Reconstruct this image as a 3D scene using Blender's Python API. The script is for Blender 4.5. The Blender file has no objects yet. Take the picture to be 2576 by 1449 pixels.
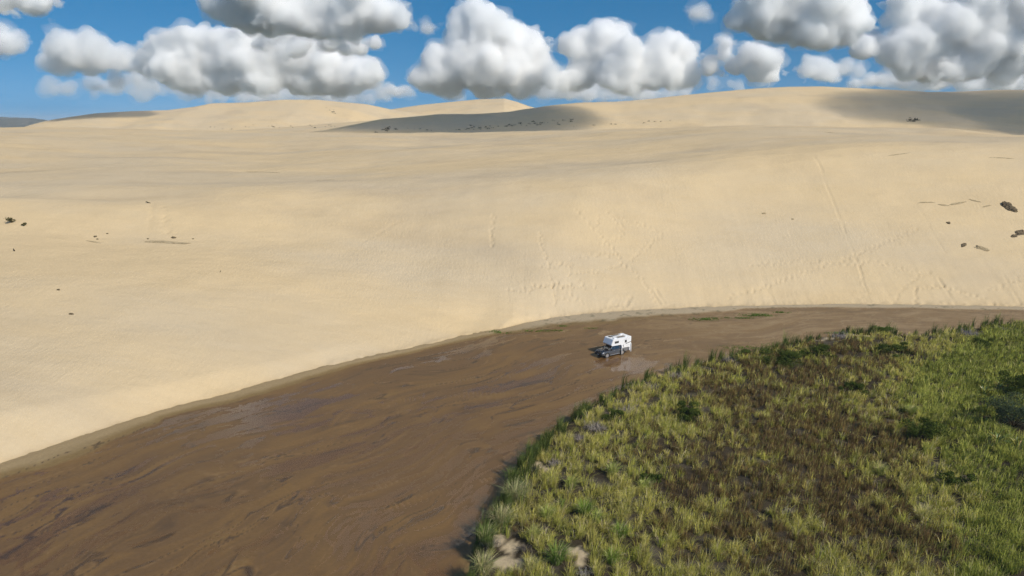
import bpy, bmesh, math, random
import numpy as np
from mathutils import Vector, Matrix, Euler

# ------------------------------------------------------------------ camera
scene = bpy.context.scene
HC, PITCH, FPX = 36.0, math.radians(13.0), 1789.0      # drone height (m), tilt, focal length (px of a 2576 px wide picture)
cam_data = bpy.data.cameras.new('camera')
cam_data.sensor_width = 36.0
cam_data.lens = FPX / 2576.0 * 36.0
cam_data.clip_start, cam_data.clip_end = 0.5, 60000.0
cam = bpy.data.objects.new('camera', cam_data)
scene.collection.objects.link(cam)
cam.location = (0, 0, HC)
cam.rotation_euler = (math.radians(90) - PITCH, 0, 0)
scene.camera = cam

# ------------------------------------------------------------------ sky, sun, exposure
SUN_AZ, SUN_EL = math.radians(132.0), math.radians(39.5)   # clockwise from +Y
TO_SUN = Vector((math.sin(SUN_AZ) * math.cos(SUN_EL), math.cos(SUN_AZ) * math.cos(SUN_EL), math.sin(SUN_EL)))
world = bpy.data.worlds.new('World')
scene.world = world
world.use_nodes = True
_wt = world.node_tree
_bg = _wt.nodes['Background']
_sky = _wt.nodes.new('ShaderNodeTexSky')
_sky.sky_type = 'NISHITA'
_sky.sun_disc = False
_sky.sun_elevation = SUN_EL
_sky.sun_rotation = SUN_AZ
_sky.altitude = 300.0
_sky.air_density = 1.0
_sky.dust_density = 0.0
_sky.ozone_density = 2.2
_hs = _wt.nodes.new('ShaderNodeHueSaturation')
_hs.inputs['Hue'].default_value = 0.492
_hs.inputs['Saturation'].default_value = 1.42
_hs.inputs['Value'].default_value = 1.05
_tc = _wt.nodes.new('ShaderNodeTexCoord')
_ma = _wt.nodes.new('ShaderNodeVectorMath'); _ma.operation = 'MULTIPLY_ADD'
_ma.inputs[1].default_value = (1, 1, 0.9); _ma.inputs[2].default_value = (0, 0, 0.2)      # clear, dry air: the pale band sits below the horizon
_wt.links.new(_tc.outputs['Generated'], _ma.inputs[0])
_wt.links.new(_ma.outputs[0], _sky.inputs['Vector'])
_wt.links.new(_sky.outputs[0], _hs.inputs['Color'])
_wt.links.new(_hs.outputs[0], _bg.inputs[0])
_bg.inputs[1].default_value = 0.095

sun_data = bpy.data.lights.new('sun', 'SUN')
sun_data.energy = 4.5
sun_data.angle = math.radians(0.53)
sun_data.color = (1.0, 0.93, 0.81)
sun = bpy.data.objects.new('sun', sun_data)
scene.collection.objects.link(sun)
sun.rotation_euler = TO_SUN.to_track_quat('Z', 'Y').to_euler()
sun.location = TO_SUN * 200
scene.view_settings.view_transform = 'Standard'
scene.view_settings.look = 'None'
scene.view_settings.exposure = 0.03
scene.view_settings.gamma = 1.0
scene.view_settings.use_curve_mapping = False
scene.render.engine = 'CYCLES'
scene.cycles.max_bounces = 8
scene.cycles.diffuse_bounces = 3
scene.cycles.glossy_bounces = 3
scene.cycles.transmission_bounces = 4
scene.cycles.transparent_max_bounces = 24
scene.cycles.use_denoising = True
scene.cycles.denoising_prefilter = 'FAST'                # keeps blades and grains crisp
scene.cycles.caustics_reflective = False
scene.cycles.caustics_refractive = False

# ------------------------------------------------------------------ helpers
rng = np.random.default_rng(7)
random.seed(7)
SP, CP = math.sin(PITCH), math.cos(PITCH)

def link(o, parent=None):
    scene.collection.objects.link(o)
    if parent is not None:
        o.parent = parent
    return o

def tag(o, label=None, cat=None, group=None, kind=None):
    if label: o['label'] = label
    if cat: o['category'] = cat
    if group: o['group'] = group
    if kind: o['kind'] = kind
    return o

def empty(name, loc, rz=0.0):
    e = bpy.data.objects.new(name, None)
    e.empty_display_size = 0.3
    e.location = loc
    e.rotation_euler = (0, 0, rz)
    return link(e)

def ray(u, v):
    """direction (per unit of forward axis) through a point of the 2576 x 1449 picture"""
    x = (np.asarray(u, float) - 1288.0) / FPX
    y = (724.5 - np.asarray(v, float)) / FPX
    return x, CP + y * SP, -SP + y * CP

def G(u, v, z=0.0):
    """point of the level z seen at picture position u, v"""
    dx, dy, dz = ray(u, v)
    t = (z - HC) / dz
    return dx * t, dy * t, z + 0 * t

def D(u, v, Y):
    """point at depth Y seen at u, v"""
    dx, dy, dz = ray(u, v)
    t = Y / dy
    return dx * t, Y + 0 * t, HC + dz * t

def _hash(ix, iy, seed):
    n = (ix.astype(np.int64) * 374761393 + iy.astype(np.int64) * 668265263 + seed * 974711) & 0xffffffff
    n = ((n ^ (n >> 13)) * 1274126177) & 0xffffffff
    n = n ^ (n >> 16)
    return (n & 0xffffff) / float(0xffffff)

def vnoise(x, y, seed=0):
    """smooth value noise, -1..1"""
    x = np.asarray(x, float); y = np.asarray(y, float)
    ix = np.floor(x); iy = np.floor(y)
    fx = x - ix; fy = y - iy
    fx = fx * fx * fx * (fx * (fx * 6 - 15) + 10)
    fy = fy * fy * fy * (fy * (fy * 6 - 15) + 10)
    a = _hash(ix, iy, seed); b = _hash(ix + 1, iy, seed)
    c = _hash(ix, iy + 1, seed); d = _hash(ix + 1, iy + 1, seed)
    return ((a + (b - a) * fx) * (1 - fy) + (c + (d - c) * fx) * fy) * 2 - 1

def fbm(x, y, seed=0, octaves=4, gain=0.5):
    r = 0.0; amp = 1.0; tot = 0.0
    ca, sa = math.cos(0.6), math.sin(0.6)
    for k in range(octaves):
        r = r + amp * vnoise(x, y, seed + 17 * k)
        tot += amp
        x, y = (ca * x - sa * y) * 2.03 + 5.3, (sa * x + ca * y) * 2.03 + 1.7
        amp *= gain
    return r / tot

def smooth(a, b, x):
    t = np.clip((x - a) / (b - a), 0, 1)
    return t * t * (3 - 2 * t)

def mesh_np(name, verts, faces, mat, smooth_shade=True, colors=None, parent=None):
    """verts (n,3), faces (m,k) with k = 3 or 4"""
    me = bpy.data.meshes.new(name)
    verts = np.ascontiguousarray(verts, dtype=np.float32)
    faces = np.ascontiguousarray(faces, dtype=np.int32)
    m, k = faces.shape
    me.vertices.add(len(verts)); me.vertices.foreach_set('co', verts.ravel())
    me.loops.add(m * k); me.loops.foreach_set('vertex_index', faces.ravel())
    me.polygons.add(m)
    me.polygons.foreach_set('loop_start', np.arange(0, m * k, k, dtype=np.int32))
    me.polygons.foreach_set('loop_total', np.full(m, k, dtype=np.int32))
    me.polygons.foreach_set('use_smooth', np.full(m, smooth_shade, dtype=bool))
    if colors is not None:
        for an, arr in colors.items():
            at = me.color_attributes.new(an, 'FLOAT_COLOR', 'POINT')
            rgba = np.ones((len(verts), 4), dtype=np.float32)
            rgba[:, :arr.shape[1]] = arr
            at.data.foreach_set('color', rgba.ravel())
    me.materials.append(mat)
    me.update(calc_edges=True)
    me.validate()
    o = bpy.data.objects.new(name, me)
    return link(o, parent)

class Nodes:
    """small wrapper to write node trees briefly"""
    def __init__(self, tree):
        self.t = tree; self.n = tree.nodes; self.l = tree.links
    def new(self, kind, **kw):
        nd = self.n.new(kind)
        for k, v in kw.items():
            setattr(nd, k, v)
        return nd
    def set(self, sock, val):
        if isinstance(val, bpy.types.NodeSocket): self.l.new(val, sock)
        elif val is not None: sock.default_value = val
    def math(self, op, a, b=None, c=None, clamp=False):
        nd = self.new('ShaderNodeMath', operation=op); nd.use_clamp = clamp
        self.set(nd.inputs[0], a)
        if b is not None: self.set(nd.inputs[1], b)
        if c is not None: self.set(nd.inputs[2], c)
        return nd.outputs[0]
    def vmath(self, op, a, b=None, out=0):
        nd = self.new('ShaderNodeVectorMath', operation=op)
        self.set(nd.inputs[0], a)
        if b is not None:
            self.set(nd.inputs[3 if op == 'SCALE' else 1], b)
        return nd.outputs[out]
    def mix(self, f, a, b, blend='MIX'):
        nd = self.new('ShaderNodeMix', data_type='RGBA', blend_type=blend)
        self.set(nd.inputs[0], f); self.set(nd.inputs[6], a); self.set(nd.inputs[7], b)
        return nd.outputs[2]
    def noise(self, vec, scale, detail=4, rough=0.5, dist=0.0, out=0):
        nd = self.new('ShaderNodeTexNoise')
        if vec is not None: self.set(nd.inputs['Vector'], vec)
        nd.inputs['Scale'].default_value = scale
        nd.inputs['Detail'].default_value = detail
        nd.inputs['Roughness'].default_value = rough
        nd.inputs['Distortion'].default_value = dist
        return nd.outputs[out]
    def maprange(self, v, a, b, c=0.0, d=1.0, smoothstep=False):
        nd = self.new('ShaderNodeMapRange')
        if smoothstep: nd.interpolation_type = 'SMOOTHSTEP'
        self.set(nd.inputs[0], v)
        for i, x in enumerate((a, b, c, d)):
            self.set(nd.inputs[i + 1], x)
        return nd.outputs[0]
    def mapping(self, vec, scale=(1, 1, 1), rot=(0, 0, 0), loc=(0, 0, 0)):
        nd = self.new('ShaderNodeMapping')
        self.set(nd.inputs[0], vec)
        nd.inputs[1].default_value = loc; nd.inputs[2].default_value = rot; nd.inputs[3].default_value = scale
        return nd.outputs[0]
    def bump(self, h, strength=0.3, dist=0.05, normal=None):
        nd = self.new('ShaderNodeBump')
        nd.inputs['Strength'].default_value = strength
        nd.inputs['Distance'].default_value = dist
        self.set(nd.inputs['Height'], h)
        if normal is not None: self.set(nd.inputs['Normal'], normal)
        return nd.outputs[0]

def material(name):
    m = bpy.data.materials.new(name)
    m.use_nodes = True
    m.node_tree.nodes.clear()
    N = Nodes(m.node_tree)
    out = N.new('ShaderNodeOutputMaterial')
    return m, N, out

def principled(N, out, color, rough=0.7, metallic=0.0, spec=0.5, normal=None, coat=0.0):
    b = N.new('ShaderNodeBsdfPrincipled')
    N.set(b.inputs['Base Color'], color if isinstance(color, bpy.types.NodeSocket) else (*color, 1))
    N.set(b.inputs['Roughness'], rough)
    N.set(b.inputs['Metallic'], metallic)
    b.inputs['Specular IOR Level'].default_value = spec
    b.inputs['Coat Weight'].default_value = coat
    b.inputs['Coat Roughness'].default_value = 0.05
    if normal is not None: N.set(b.inputs['Normal'], normal)
    N.l.new(b.outputs[0], out.inputs[0])
    return b

# ------------------------------------------------------------------ the lie of the land (all in metres, camera over the origin)
def curve_xy(pts):
    pts = sorted(pts)
    return np.array([p[0] for p in pts]), np.array([p[1] for p in pts])

# line where the sand ends at the stream
SHORE_UV = [(-300, 1290), (0, 1176), (100, 1142), (200, 1108), (300, 1075), (400, 1042), (500, 1015), (600, 989), (720, 955),
            (800, 933), (900, 910), (1000, 890), (1080, 872), (1160, 852), (1250, 836), (1320, 818), (1400, 803), (1480, 794),
            (1560, 788), (1700, 781), (1900, 774), (2100, 770), (2300, 772), (2576, 777), (3000, 781), (3600, 784)]
_sx, _sy, _ = G(*np.array(SHORE_UV).T)
SHORE = [(-110.0, -30.0), (-86.0, 10.0), (-70.0, 40.0)] + list(zip(_sx.tolist(), _sy.tolist()))
SHX, SHY = curve_xy(SHORE)
def shore_y(X):
    X = np.asarray(X, float)
    return np.interp(X, SHX, SHY) + 0.45 * fbm(X / 5.0, 0 * X + .5, 55, 4)

def on_slope(u, v, foot, s):
    """point of picture ray u, v on a slope s that starts at the foot (x, y, z)"""
    dx, dy, dz = ray(u, v)
    r = dz / dy
    Y = (HC - foot[2] + s * foot[1]) / (s - r)
    return float(dx / dy * Y), float(Y), float(HC + r * Y)

# lip of the low apron on the left
LIP = [(-130.0, -10.0, 4.0), (-92.0, 45.0, 4.2)]
for u, v, z in [(-300, 1105, 4.4), (0, 1030, 3.9), (200, 1003, 3.1), (400, 968, 2.5), (600, 928, 2.1), (720, 903, 1.9), (900, 863, 1.7),
                (1080, 828, 1.5), (1200, 805, 1.3)]:
    LIP.append(tuple(float(q) for q in G(u, v, z)))
# foot of the main slip face
FOOT = []
for u, v, z in [(-900, 600, 14.0), (-300, 592, 14.0), (0, 594, 13.6), (300, 601, 13.0), (600, 606, 12.2), (900, 614, 11.2), (1060, 640, 9.2),
                (1160, 668, 7.5), (1230, 692, 6.3), (1290, 722, 4.8)]:
    FOOT.append(tuple(float(q) for q in G(u, v, z)))
# brow of the main slip face
BROW = []
for u, v, s in [(-900, 488, .40), (-300, 487, .40), (0, 488, .42), (300, 490, .42), (600, 478, .40), (900, 462, .42), (1060, 452, .46),
                (1230, 442, .50), (1300, 438, .53)]:
    dx, dy, dz = ray(u, 600)
    f = min(FOOT, key=lambda q: abs(q[0] / q[1] - float(dx / dy)))
    BROW.append(on_slope(u, v, f, s))
for u, v, s in [(1420, 436, .56), (1600, 424, .57), (1750, 404, .58), (1900, 378, .59), (2100, 357, .60), (2300, 350, .60), (2576, 352, .60),
                (3000, 352, .58), (3600, 350, .55)]:
    dx, dy, dz = ray(u, 776)
    a = float(dx / dy)
    Ys = np.linspace(90, 200, 400)
    i = int(np.argmin(np.abs(shore_y(a * Ys) - Ys)))
    BROW.append(on_slope(u, v, (a * Ys[i], Ys[i], 0.3), s))
# far edge of the upland sheet of sand
UPE = []
for u, v, Y in [(-900, 322, 400), (-300, 318, 400), (0, 318, 400), (150, 318, 400), (350, 321, 400), (500, 327, 395), (700, 329, 390), (820, 331, 385), (1000, 333, 380),
                (1280, 329, 380), (1500, 323, 380), (1700, 318, 385), (1900, 318, 385), (2150, 322, 385), (2300, 333, 380), (2576, 346, 370),
                (3000, 352, 360), (3600, 352, 360)]:
    UPE.append(tuple(float(q) for q in D(u, v, Y)))

def line_fn(L):
    L = sorted(L)
    x = np.array([p[0] for p in L]); y = np.array([p[1] for p in L]); z = np.array([p[2] for p in L])
    return lambda X: (np.interp(X, x, y), np.interp(X, x, z))
lip_f, foot_f, brow_f, upe_f = line_fn(LIP), line_fn(FOOT), line_fn(BROW), line_fn(UPE)
XT = 6.0                                                     # east of here the slip face comes straight down to the stream

def base_profile(X, Y):
    sy = shore_y(X)
    ly, lz = lip_f(X); fy, fz = foot_f(X); by, bz = brow_f(X); uy, uz = upe_f(X)
    w = smooth(XT - 10, XT + 6, X)                            # 0 apron, 1 straight face
    ly = np.maximum(ly * (1 - w) + (sy + 1.0) * w, sy + 0.8); lz = lz * (1 - w) + 0.55 * w
    fy = np.maximum(fy * (1 - w) + (sy + 2.2) * w, ly + 0.8); fz = fz * (1 - w) + 1.2 * w
    by = np.maximum(by, fy + 6)
    ys = [sy - 40, sy - 0.25, sy + 0.05, ly, fy, by, uy, uy + 70, uy + 130]
    zs = [-4.0 + 0 * sy, -0.25 + 0 * sy, 0.16 + 0 * sy, lz, fz, bz, uz, uz - 9, uz - 10]
    h = np.where(Y < ys[0], zs[0], zs[-1])
    for k in range(len(ys) - 1):
        t = (Y - ys[k]) / (ys[k + 1] - ys[k])
        h = np.where((t >= 0) & (t < 1), zs[k] + (zs[k + 1] - zs[k]) * t, h)
    return h

def ridge(X, Y, crest, front, back, rnd):
    L = sorted(crest)
    cx = np.array([p[0] for p in L]); cy = np.interp(X, cx, np.array([p[1] for p in L])); cz = np.interp(X, cx, np.array([p[2] for p in L]))
    d = Y - cy
    a = np.sqrt(d * d + rnd * rnd) - rnd
    return cz - np.where(d < 0, front, back) * a

RA = [tuple(float(q) for q in D(u, v, Y)) for u, v, Y in
      [(600, 352, 520), (820, 330, 520), (880, 317, 525), (950, 304, 530), (1020, 297, 535), (1100, 291, 540), (1180, 289, 550), (1280, 281, 560), (1370, 266, 570), (1450, 259, 580), (1540, 257, 590),
       (1620, 251, 600), (1700, 242, 610), (1800, 232, 620), (1900, 223, 630), (1980, 219, 640), (2060, 218, 640), (2140, 222, 640), (2230, 226, 640),
       (2330, 232, 640), (2420, 231, 640), (2500, 227, 640), (2576, 227, 640), (2800, 222, 640), (3400, 230, 640)]]
RB = [tuple(float(q) for q in D(u, v, Y)) for u, v, Y in
      [(-500, 365, 900), (0, 342, 930), (70, 328, 935), (110, 315, 940), (160, 298, 950), (250, 285, 960), (330, 280, 970), (430, 277, 990), (500, 268, 1000), (540, 260, 1010), (620, 258, 1020), (720, 251, 1030),
       (800, 251, 1040), (850, 256, 1050), (920, 262, 1060), (960, 270, 1070), (985, 276, 1080), (1050, 285, 1090), (1200, 300, 1100), (1500, 330, 1100)]]
RC = [tuple(float(q) for q in D(u, v, Y)) for u, v, Y in
      [(700, 320, 1300), (900, 285, 1300), (985, 275, 1300), (1060, 264, 1300), (1140, 256, 1300), (1200, 250, 1300), (1270, 248, 1300), (1300, 256, 1300), (1330, 267, 1300), (1400, 285, 1300), (1700, 320, 1300)]]
RD = [tuple(float(q) for q in D(u, v, Y)) for u, v, Y in
      [(500, 335, 700), (700, 322, 705), (850, 310, 710), (980, 300, 720), (1040, 293, 720), (1100, 291, 725), (1180, 288, 730), (1300, 290, 740), (1600, 300, 740)]]

def smax(a, b, k):
    d = a - b
    return 0.5 * (a + b + np.sqrt(d * d + k * k))

CONES = []

def dune_height(X, Y, detail=True):
    X = np.asarray(X, float); Y = np.asarray(Y, float)
    over = np.maximum(Y - shore_y(X), 0)
    w = np.clip(0.35 + 0.055 * over, 0.35, 7.0)
    by0, _ = brow_f(X)
    w = w + 8.0 * smooth(-16, 2, Y - by0) * (0.3 + 0.7 * smooth(-70, -15, X))
    h = 0.0; tw = 0.0
    wx = np.clip(0.28 * (over - 3), 0, 12.0)
    for q, g, p in ((-1.6, .18, .3), (-1.0, .55, -1.2), (-.5, .9, .9), (0, 1.0, -.3), (.5, .9, -.8), (1.0, .55, 1.3), (1.6, .18, .0), (.2, .7, 1.6), (-.2, .7, -1.6), (0, .9, .45)):
        h = h + g * base_profile(X + p * wx, Y + q * w + (shore_y(X + p * wx) - shore_y(X)) * np.exp(-over / 18)); tw += g
    h = h / tw
    far = smooth(330, 480, Y)
    # cone of freshly avalanched sand at the west end of the slip face
    for ax, ay, az_, sl in CONES:
        dd = np.hypot((X - ax) * 1.0, (Y - ay))
        cone = az_ - sl * (np.sqrt(dd * dd + 4.0) - 2.0)
        h = h + smooth(0.5, 2.5, Y - shore_y(X)) * np.where(dd < 20, np.maximum(smax(h, cone, 0.3) - h - 0.02, 0), 0)
    # broad swells of the wind-blown sheet
    s1 = fbm(X / 110.0 + 3.1, Y / 85.0, 11, 3)
    s2 = fbm(X / 48.0 + 0.25 * Y / 34.0, Y / 34.0, 23, 4)
    _, bz = brow_f(X); by, _ = brow_f(X)
    up = smooth(-6, 60, Y - by) * (1 - smooth(330, 395, Y))
    h = h + up * (3.2 * s1 + 1.5 * s2)
    fy, _ = foot_f(X)
    onface = smooth(4, 14, over)
    h = h + onface * (1 - up) * (0.75 * fbm(X / 26.0, Y / 20.0, 5, 3)) * smooth(0, 30, over)
    h = h + 0.9 * np.exp(-(((X + 9) / 7.0) ** 2 + ((Y - 136.0) / 11.0) ** 2)) * smooth(2, 10, over)
    h = h - 1.3 * (np.exp(-(((X + 95) / 16.0) ** 2 + ((Y - 166.0) / 5.0) ** 2)) + np.exp(-(((X + 125) / 14.0) ** 2 + ((Y - 168.0) / 5.0) ** 2)))
    r = ridge(X, Y, RA, 0.27, 0.4, 22) + 3.4 * fbm(X / 60.0 + 7, Y / 60.0, 31, 4) * smooth(380, 470, Y) * (1 - 0.0) * np.clip((ridge(X, Y, RA, 0, 0, 1) - 30) / 30, 0.05, 1) * smooth(6, 80, np.abs(Y - 620) )
    m = np.where(Y > 380, smax(h, r, 3.0), h)
    for R_, fs, bs, am, sd in ((RD, .10, .3, 2.0, 37), (RB, .22, .4, 4.5, 41), (RC, .2, .4, 4.5, 43)):
        r = ridge(X, Y, R_, fs, bs, 30)
        cy = np.interp(X, [p[0] for p in sorted(R_)], [p[1] for p in sorted(R_)])
        r = r + am * fbm(X / 90.0 + sd, Y / 80.0, sd, 4) * smooth(8, 120, np.abs(Y - cy))
        m = np.where(Y > 480, smax(m, r, 3.0), m)
    h = m
    h = np.where(Y > 1400, np.minimum(h, 36 - (Y - 1400) * 0.05), h)
    if detail:
        h = h + smooth(1, 6, over) * (0.035 * fbm(X / 2.6, Y / 1.5, 61, 3)) * (1 - far)
        # ragged little scarp at the water's edge
        edge = np.exp(-((over - 0.7) / 0.9) ** 2)
        h = h + edge * 0.30 * fbm(X / 1.5, Y / 1.5, 67, 3)
    return h

def hit(u, v, y0=40.0, y1=1500.0):
    """first point of the dunes met by picture ray u, v"""
    dx, dy, dz = (float(q) for q in ray(u, v))
    Ys = np.concatenate([np.arange(y0, 300, 0.5), np.arange(300, y1, 2.0)])
    z = HC + dz / dy * Ys
    h = dune_height(dx / dy * Ys, Ys, False)
    ok = (z < h) & (Ys > shore_y(dx / dy * Ys))
    i = int(np.argmax(ok)) if ok.any() else len(Ys) - 1
    Y = Ys[i]
    return dx / dy * Y, Y, float(h[i])

# ------------------------------------------------------------------ footprints, sledge tracks and scarps pressed into the sand
PITS, GROOVES = [], []                                       # (x, y, radius, depth), polylines
def trail(uv, spacing=0.75, jitter=0.18, r=0.28, depth=0.19, side=0.2):
    P = np.array([hit(u, v)[:2] for u, v in uv])
    seg = np.hypot(*np.diff(P, axis=0).T)
    L = np.concatenate([[0], np.cumsum(seg)])
    s = np.arange(0, L[-1], spacing)
    x = np.interp(s, L, P[:, 0]); y = np.interp(s, L, P[:, 1])
    tx = np.gradient(x) if len(x) > 1 else np.zeros_like(x); ty = np.gradient(y) if len(y) > 1 else np.zeros_like(y)
    n = np.hypot(tx, ty) + 1e-6
    sg = np.where(np.arange(len(s)) % 2, 1, -1) * side
    x = x - ty / n * sg + rng.normal(0, jitter, len(s)); y = y + tx / n * sg + rng.normal(0, jitter, len(s))
    for a, b in zip(x, y):
        PITS.append((a, b, r * rng.uniform(.8, 1.2), depth * rng.uniform(.6, 1.2)))
def groove(uv, width=0.35, depth=0.12):
    GROOVES.append((np.array([hit(u, v)[:2] for u, v in uv]), width, depth))

groove([(2050, 395), (2075, 455), (2100, 520), (2125, 580), (2145, 630), (2160, 670), (2178, 725), (2184, 742)], 0.30, 0.13)
groove([(2053, 395), (2079, 455), (2104, 520), (2129, 580), (2149, 630)], 0.2, 0.06)
trail([(2145, 630), (2162, 672), (2174, 715), (2184, 745), (2170, 772)], .5, .3, .26, .10)
trail([(1835, 752), (1905, 728), (1960, 708), (2030, 682), (2100, 664), (2180, 632), (2250, 604), (2310, 575)], .7)
trail([(1890, 668), (1960, 664), (2010, 655), (2080, 660), (2150, 663), (2200, 660), (2250, 672), (2300, 690), (2345, 686)], .75)
trail([(2303, 770), (2300, 735), (2303, 727), (2360, 724), (2400, 732), (2440, 742), (2482, 755)], .95, .12, .34, .26)
trail([(2330, 772), (2400, 770), (2480, 774), (2560, 778)], .8, .4, .3, .14)
trail([(2485, 730), (2530, 718), (2562, 700)], .75)
trail([(2345, 690), (2310, 700), (2262, 735), (2255, 760)], .9)
trail([(1358, 590), (1364, 630), (1378, 660), (1380, 690), (1392, 720), (1395, 740), (1395, 770)], .55, .2)
trail([(1355, 668), (1400, 672), (1452, 648), (1500, 645), (1555, 642)], .75)
trail([(1380, 660), (1440, 670), (1430, 690), (1432, 720), (1440, 745)], .55, .2)
trail([(1330, 735), (1370, 722), (1430, 722), (1480, 724), (1500, 732)], .5, .35)
trail([(1280, 732), (1330, 726), (1400, 716), (1460, 716)], .55, .35)
trail([(1450, 688), (1520, 684), (1580, 660), (1640, 610), (1668, 592), (1620, 570), (1545, 545), (1520, 532)], .75)
trail([(1450, 530), (1490, 575), (1530, 612), (1565, 665), (1610, 700), (1650, 760)], .8)
trail([(1540, 548), (1568, 572), (1562, 602), (1500, 622)], .8)
trail([(1505, 545), (1500, 570), (1520, 600)], .8)
trail([(1245, 545), (1238, 570), (1236, 600), (1240, 625)], .45, .25)
trail([(1010, 556), (970, 580), (940, 595), (912, 609)], .6, .12)
trail([(1440, 745), (1470, 770)], .6); trail([(1405, 722), (1420, 760)], .45, .5)
trail([(415, 520), (412, 550), (420, 575), (432, 596)], .5, .5); trail([(410, 545), (416, 570), (425, 590)], .5, .6)
trail([(384, 510), (378, 560), (374, 580)], .5, .1)
for k in range(5):
    u0 = 1545 + k * 10
    groove([(u0, 752), (u0 - 12, 772)], .4, .22)
groove([(1640, 735), (1662, 765)], .35, .18); groove([(1650, 732), (1672, 764)], .35, .18)
groove([(2360, 700), (2410, 772)], .3, .14); groove([(2520, 690), (2572, 772)], .3, .12)
groove([(2280, 470), (2330, 560), (2380, 640)], .25, .08)

def carve(X, Y, Z):
    Z = Z.copy()
    sel = (Y < 260)
    idx = np.nonzero(sel)[0]
    # bucket the vertices so each pit only looks at its neighbours
    order = idx[np.argsort(X[idx])]; xs = X[order]
    for (px, py, r, dp) in PITS:
        a, b = np.searchsorted(xs, (px - 3 * r, px + 3 * r))
        c = order[a:b]
        c = c[np.abs(Y[c] - py) < 3 * r]
        q = ((X[c] - px) ** 2 + (Y[c] - py) ** 2) / (r * r)
        Z[c] += dp * (-1.25 * np.exp(-q * 1.1) + 0.42 * np.exp(-(np.sqrt(q) - 1.35) ** 2 * 4) * (Y[c] < py))
    for P, w, dp in GROOVES:
        m = np.nonzero((X > P[:, 0].min() - 2) & (X < P[:, 0].max() + 2) & (Y > P[:, 1].min() - 2) & (Y < P[:, 1].max() + 2))[0]
        if len(m) == 0: continue
        d = np.full(len(m), 1e9)
        P = P + 0.0
        for k in range(len(P) - 1):
            a = P[k]; ab = P[k + 1] - a
            wob = 0.35 * fbm(X[m] / 6.0, Y[m] / 6.0, 15, 3)
            t = np.clip(((X[m] - a[0]) * ab[0] + (Y[m] - a[1]) * ab[1]) / (ab @ ab), 0, 1)
            d = np.minimum(d, np.hypot(X[m] + wob - a[0] - t * ab[0], Y[m] - a[1] - t * ab[1]))
        br = np.clip(0.7 + 0.9 * fbm(X[m] / 2.5, Y[m] / 2.5, 9, 3), 0.1, 1.3)
        Z[m] += dp * br * (-np.exp(-(d / w) ** 2) + 0.5 * np.exp(-((d - 1.5 * w) / (0.6 * w)) ** 2))
    return Z

def polar_grid(az, rr):
    A, R = np.meshgrid(az, rr)
    X = R * np.sin(A); Y = R * np.cos(A)
    nr, nc = X.shape
    i = np.arange(nr * nc).reshape(nr, nc)
    F = np.stack([i[:-1, :-1].ravel(), i[:-1, 1:].ravel(), i[1:, 1:].ravel(), i[1:, :-1].ravel()], 1)
    return X.ravel(), Y.ravel(), F

def compact(V, F, extra=()):
    used = np.zeros(len(V), bool); used[F.ravel()] = True
    new = np.cumsum(used) - 1
    return V[used], new[F], [e[used] for e in extra]

def dseg(X, Y, P):
    """distance to a polyline and arc length of the nearest point"""
    best = np.full(len(X), 1e9); arc = np.zeros(len(X)); L = 0.0
    for k in range(len(P) - 1):
        a = np.array(P[k]); ab = np.array(P[k + 1]) - a
        n = math.hypot(*ab)
        t = np.clip(((X - a[0]) * ab[0] + (Y - a[1]) * ab[1]) / (n * n), 0, 1)
        d = np.hypot(X - a[0] - t * ab[0], Y - a[1] - t * ab[1])
        m = d < best
        best[m] = d[m]; arc[m] = L + t[m] * n
        L += n
    return best, arc

# ------------------------------------------------------------------ dunes
def sand_material():
    m, N, out = material('dune_sand')
    geo = N.new('ShaderNodeNewGeometry')
    pos = geo.outputs['Position']
    big = N.noise(N.mapping(pos, (0.012, 0.035, 0.03)), 1.0, 5, 0.55)
    mid = N.noise(N.mapping(pos, (0.09, 0.22, 0.2), rot=(0, 0, 0.2)), 1.0, 4, 0.6)
    fine = N.noise(pos, 2.3, 3, 0.6)
    c = N.mix(N.maprange(big, 0.40, 0.60), (0.60, 0.458, 0.272, 1), (0.545, 0.437, 0.292, 1))
    c = N.mix(N.maprange(mid, 0.42, 0.75, 0, 0.32), c, (0.49, 0.37, 0.215, 1))
    c = N.mix(N.maprange(fine, 0.35, 0.75, 0, 0.14), c, (0.44, 0.34, 0.195, 1))
    at = N.new('ShaderNodeVertexColor', layer_name='Tint')
    c = N.mix(1.0, c, at.outputs[0], 'MULTIPLY')
    # wind ripples, crests roughly across the north-west wind
    w = N.noise(N.mapping(pos, (2.1, 0.55, 1.2), rot=(0, 0, -0.5)), 1.0, 3, 0.55, 0.3)
    patch = N.maprange(N.noise(pos, 0.045, 3, 0.6), 0.42, 0.62)
    hgt = N.math('ADD', N.math('MULTIPLY', w, patch), N.math('MULTIPLY', N.noise(pos, 5.0, 2, 0.5), 0.25))
    hgt = N.math('ADD', hgt, N.math('MULTIPLY', N.noise(N.mapping(pos, (0.25, 0.6, 0.5)), 1.0, 3, 0.5), 1.2))
    bp = N.bump(hgt, 0.5, 0.22)
    principled(N, out, c, 0.9, spec=0.15, normal=bp)
    return m
M_SAND = sand_material()

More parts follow.
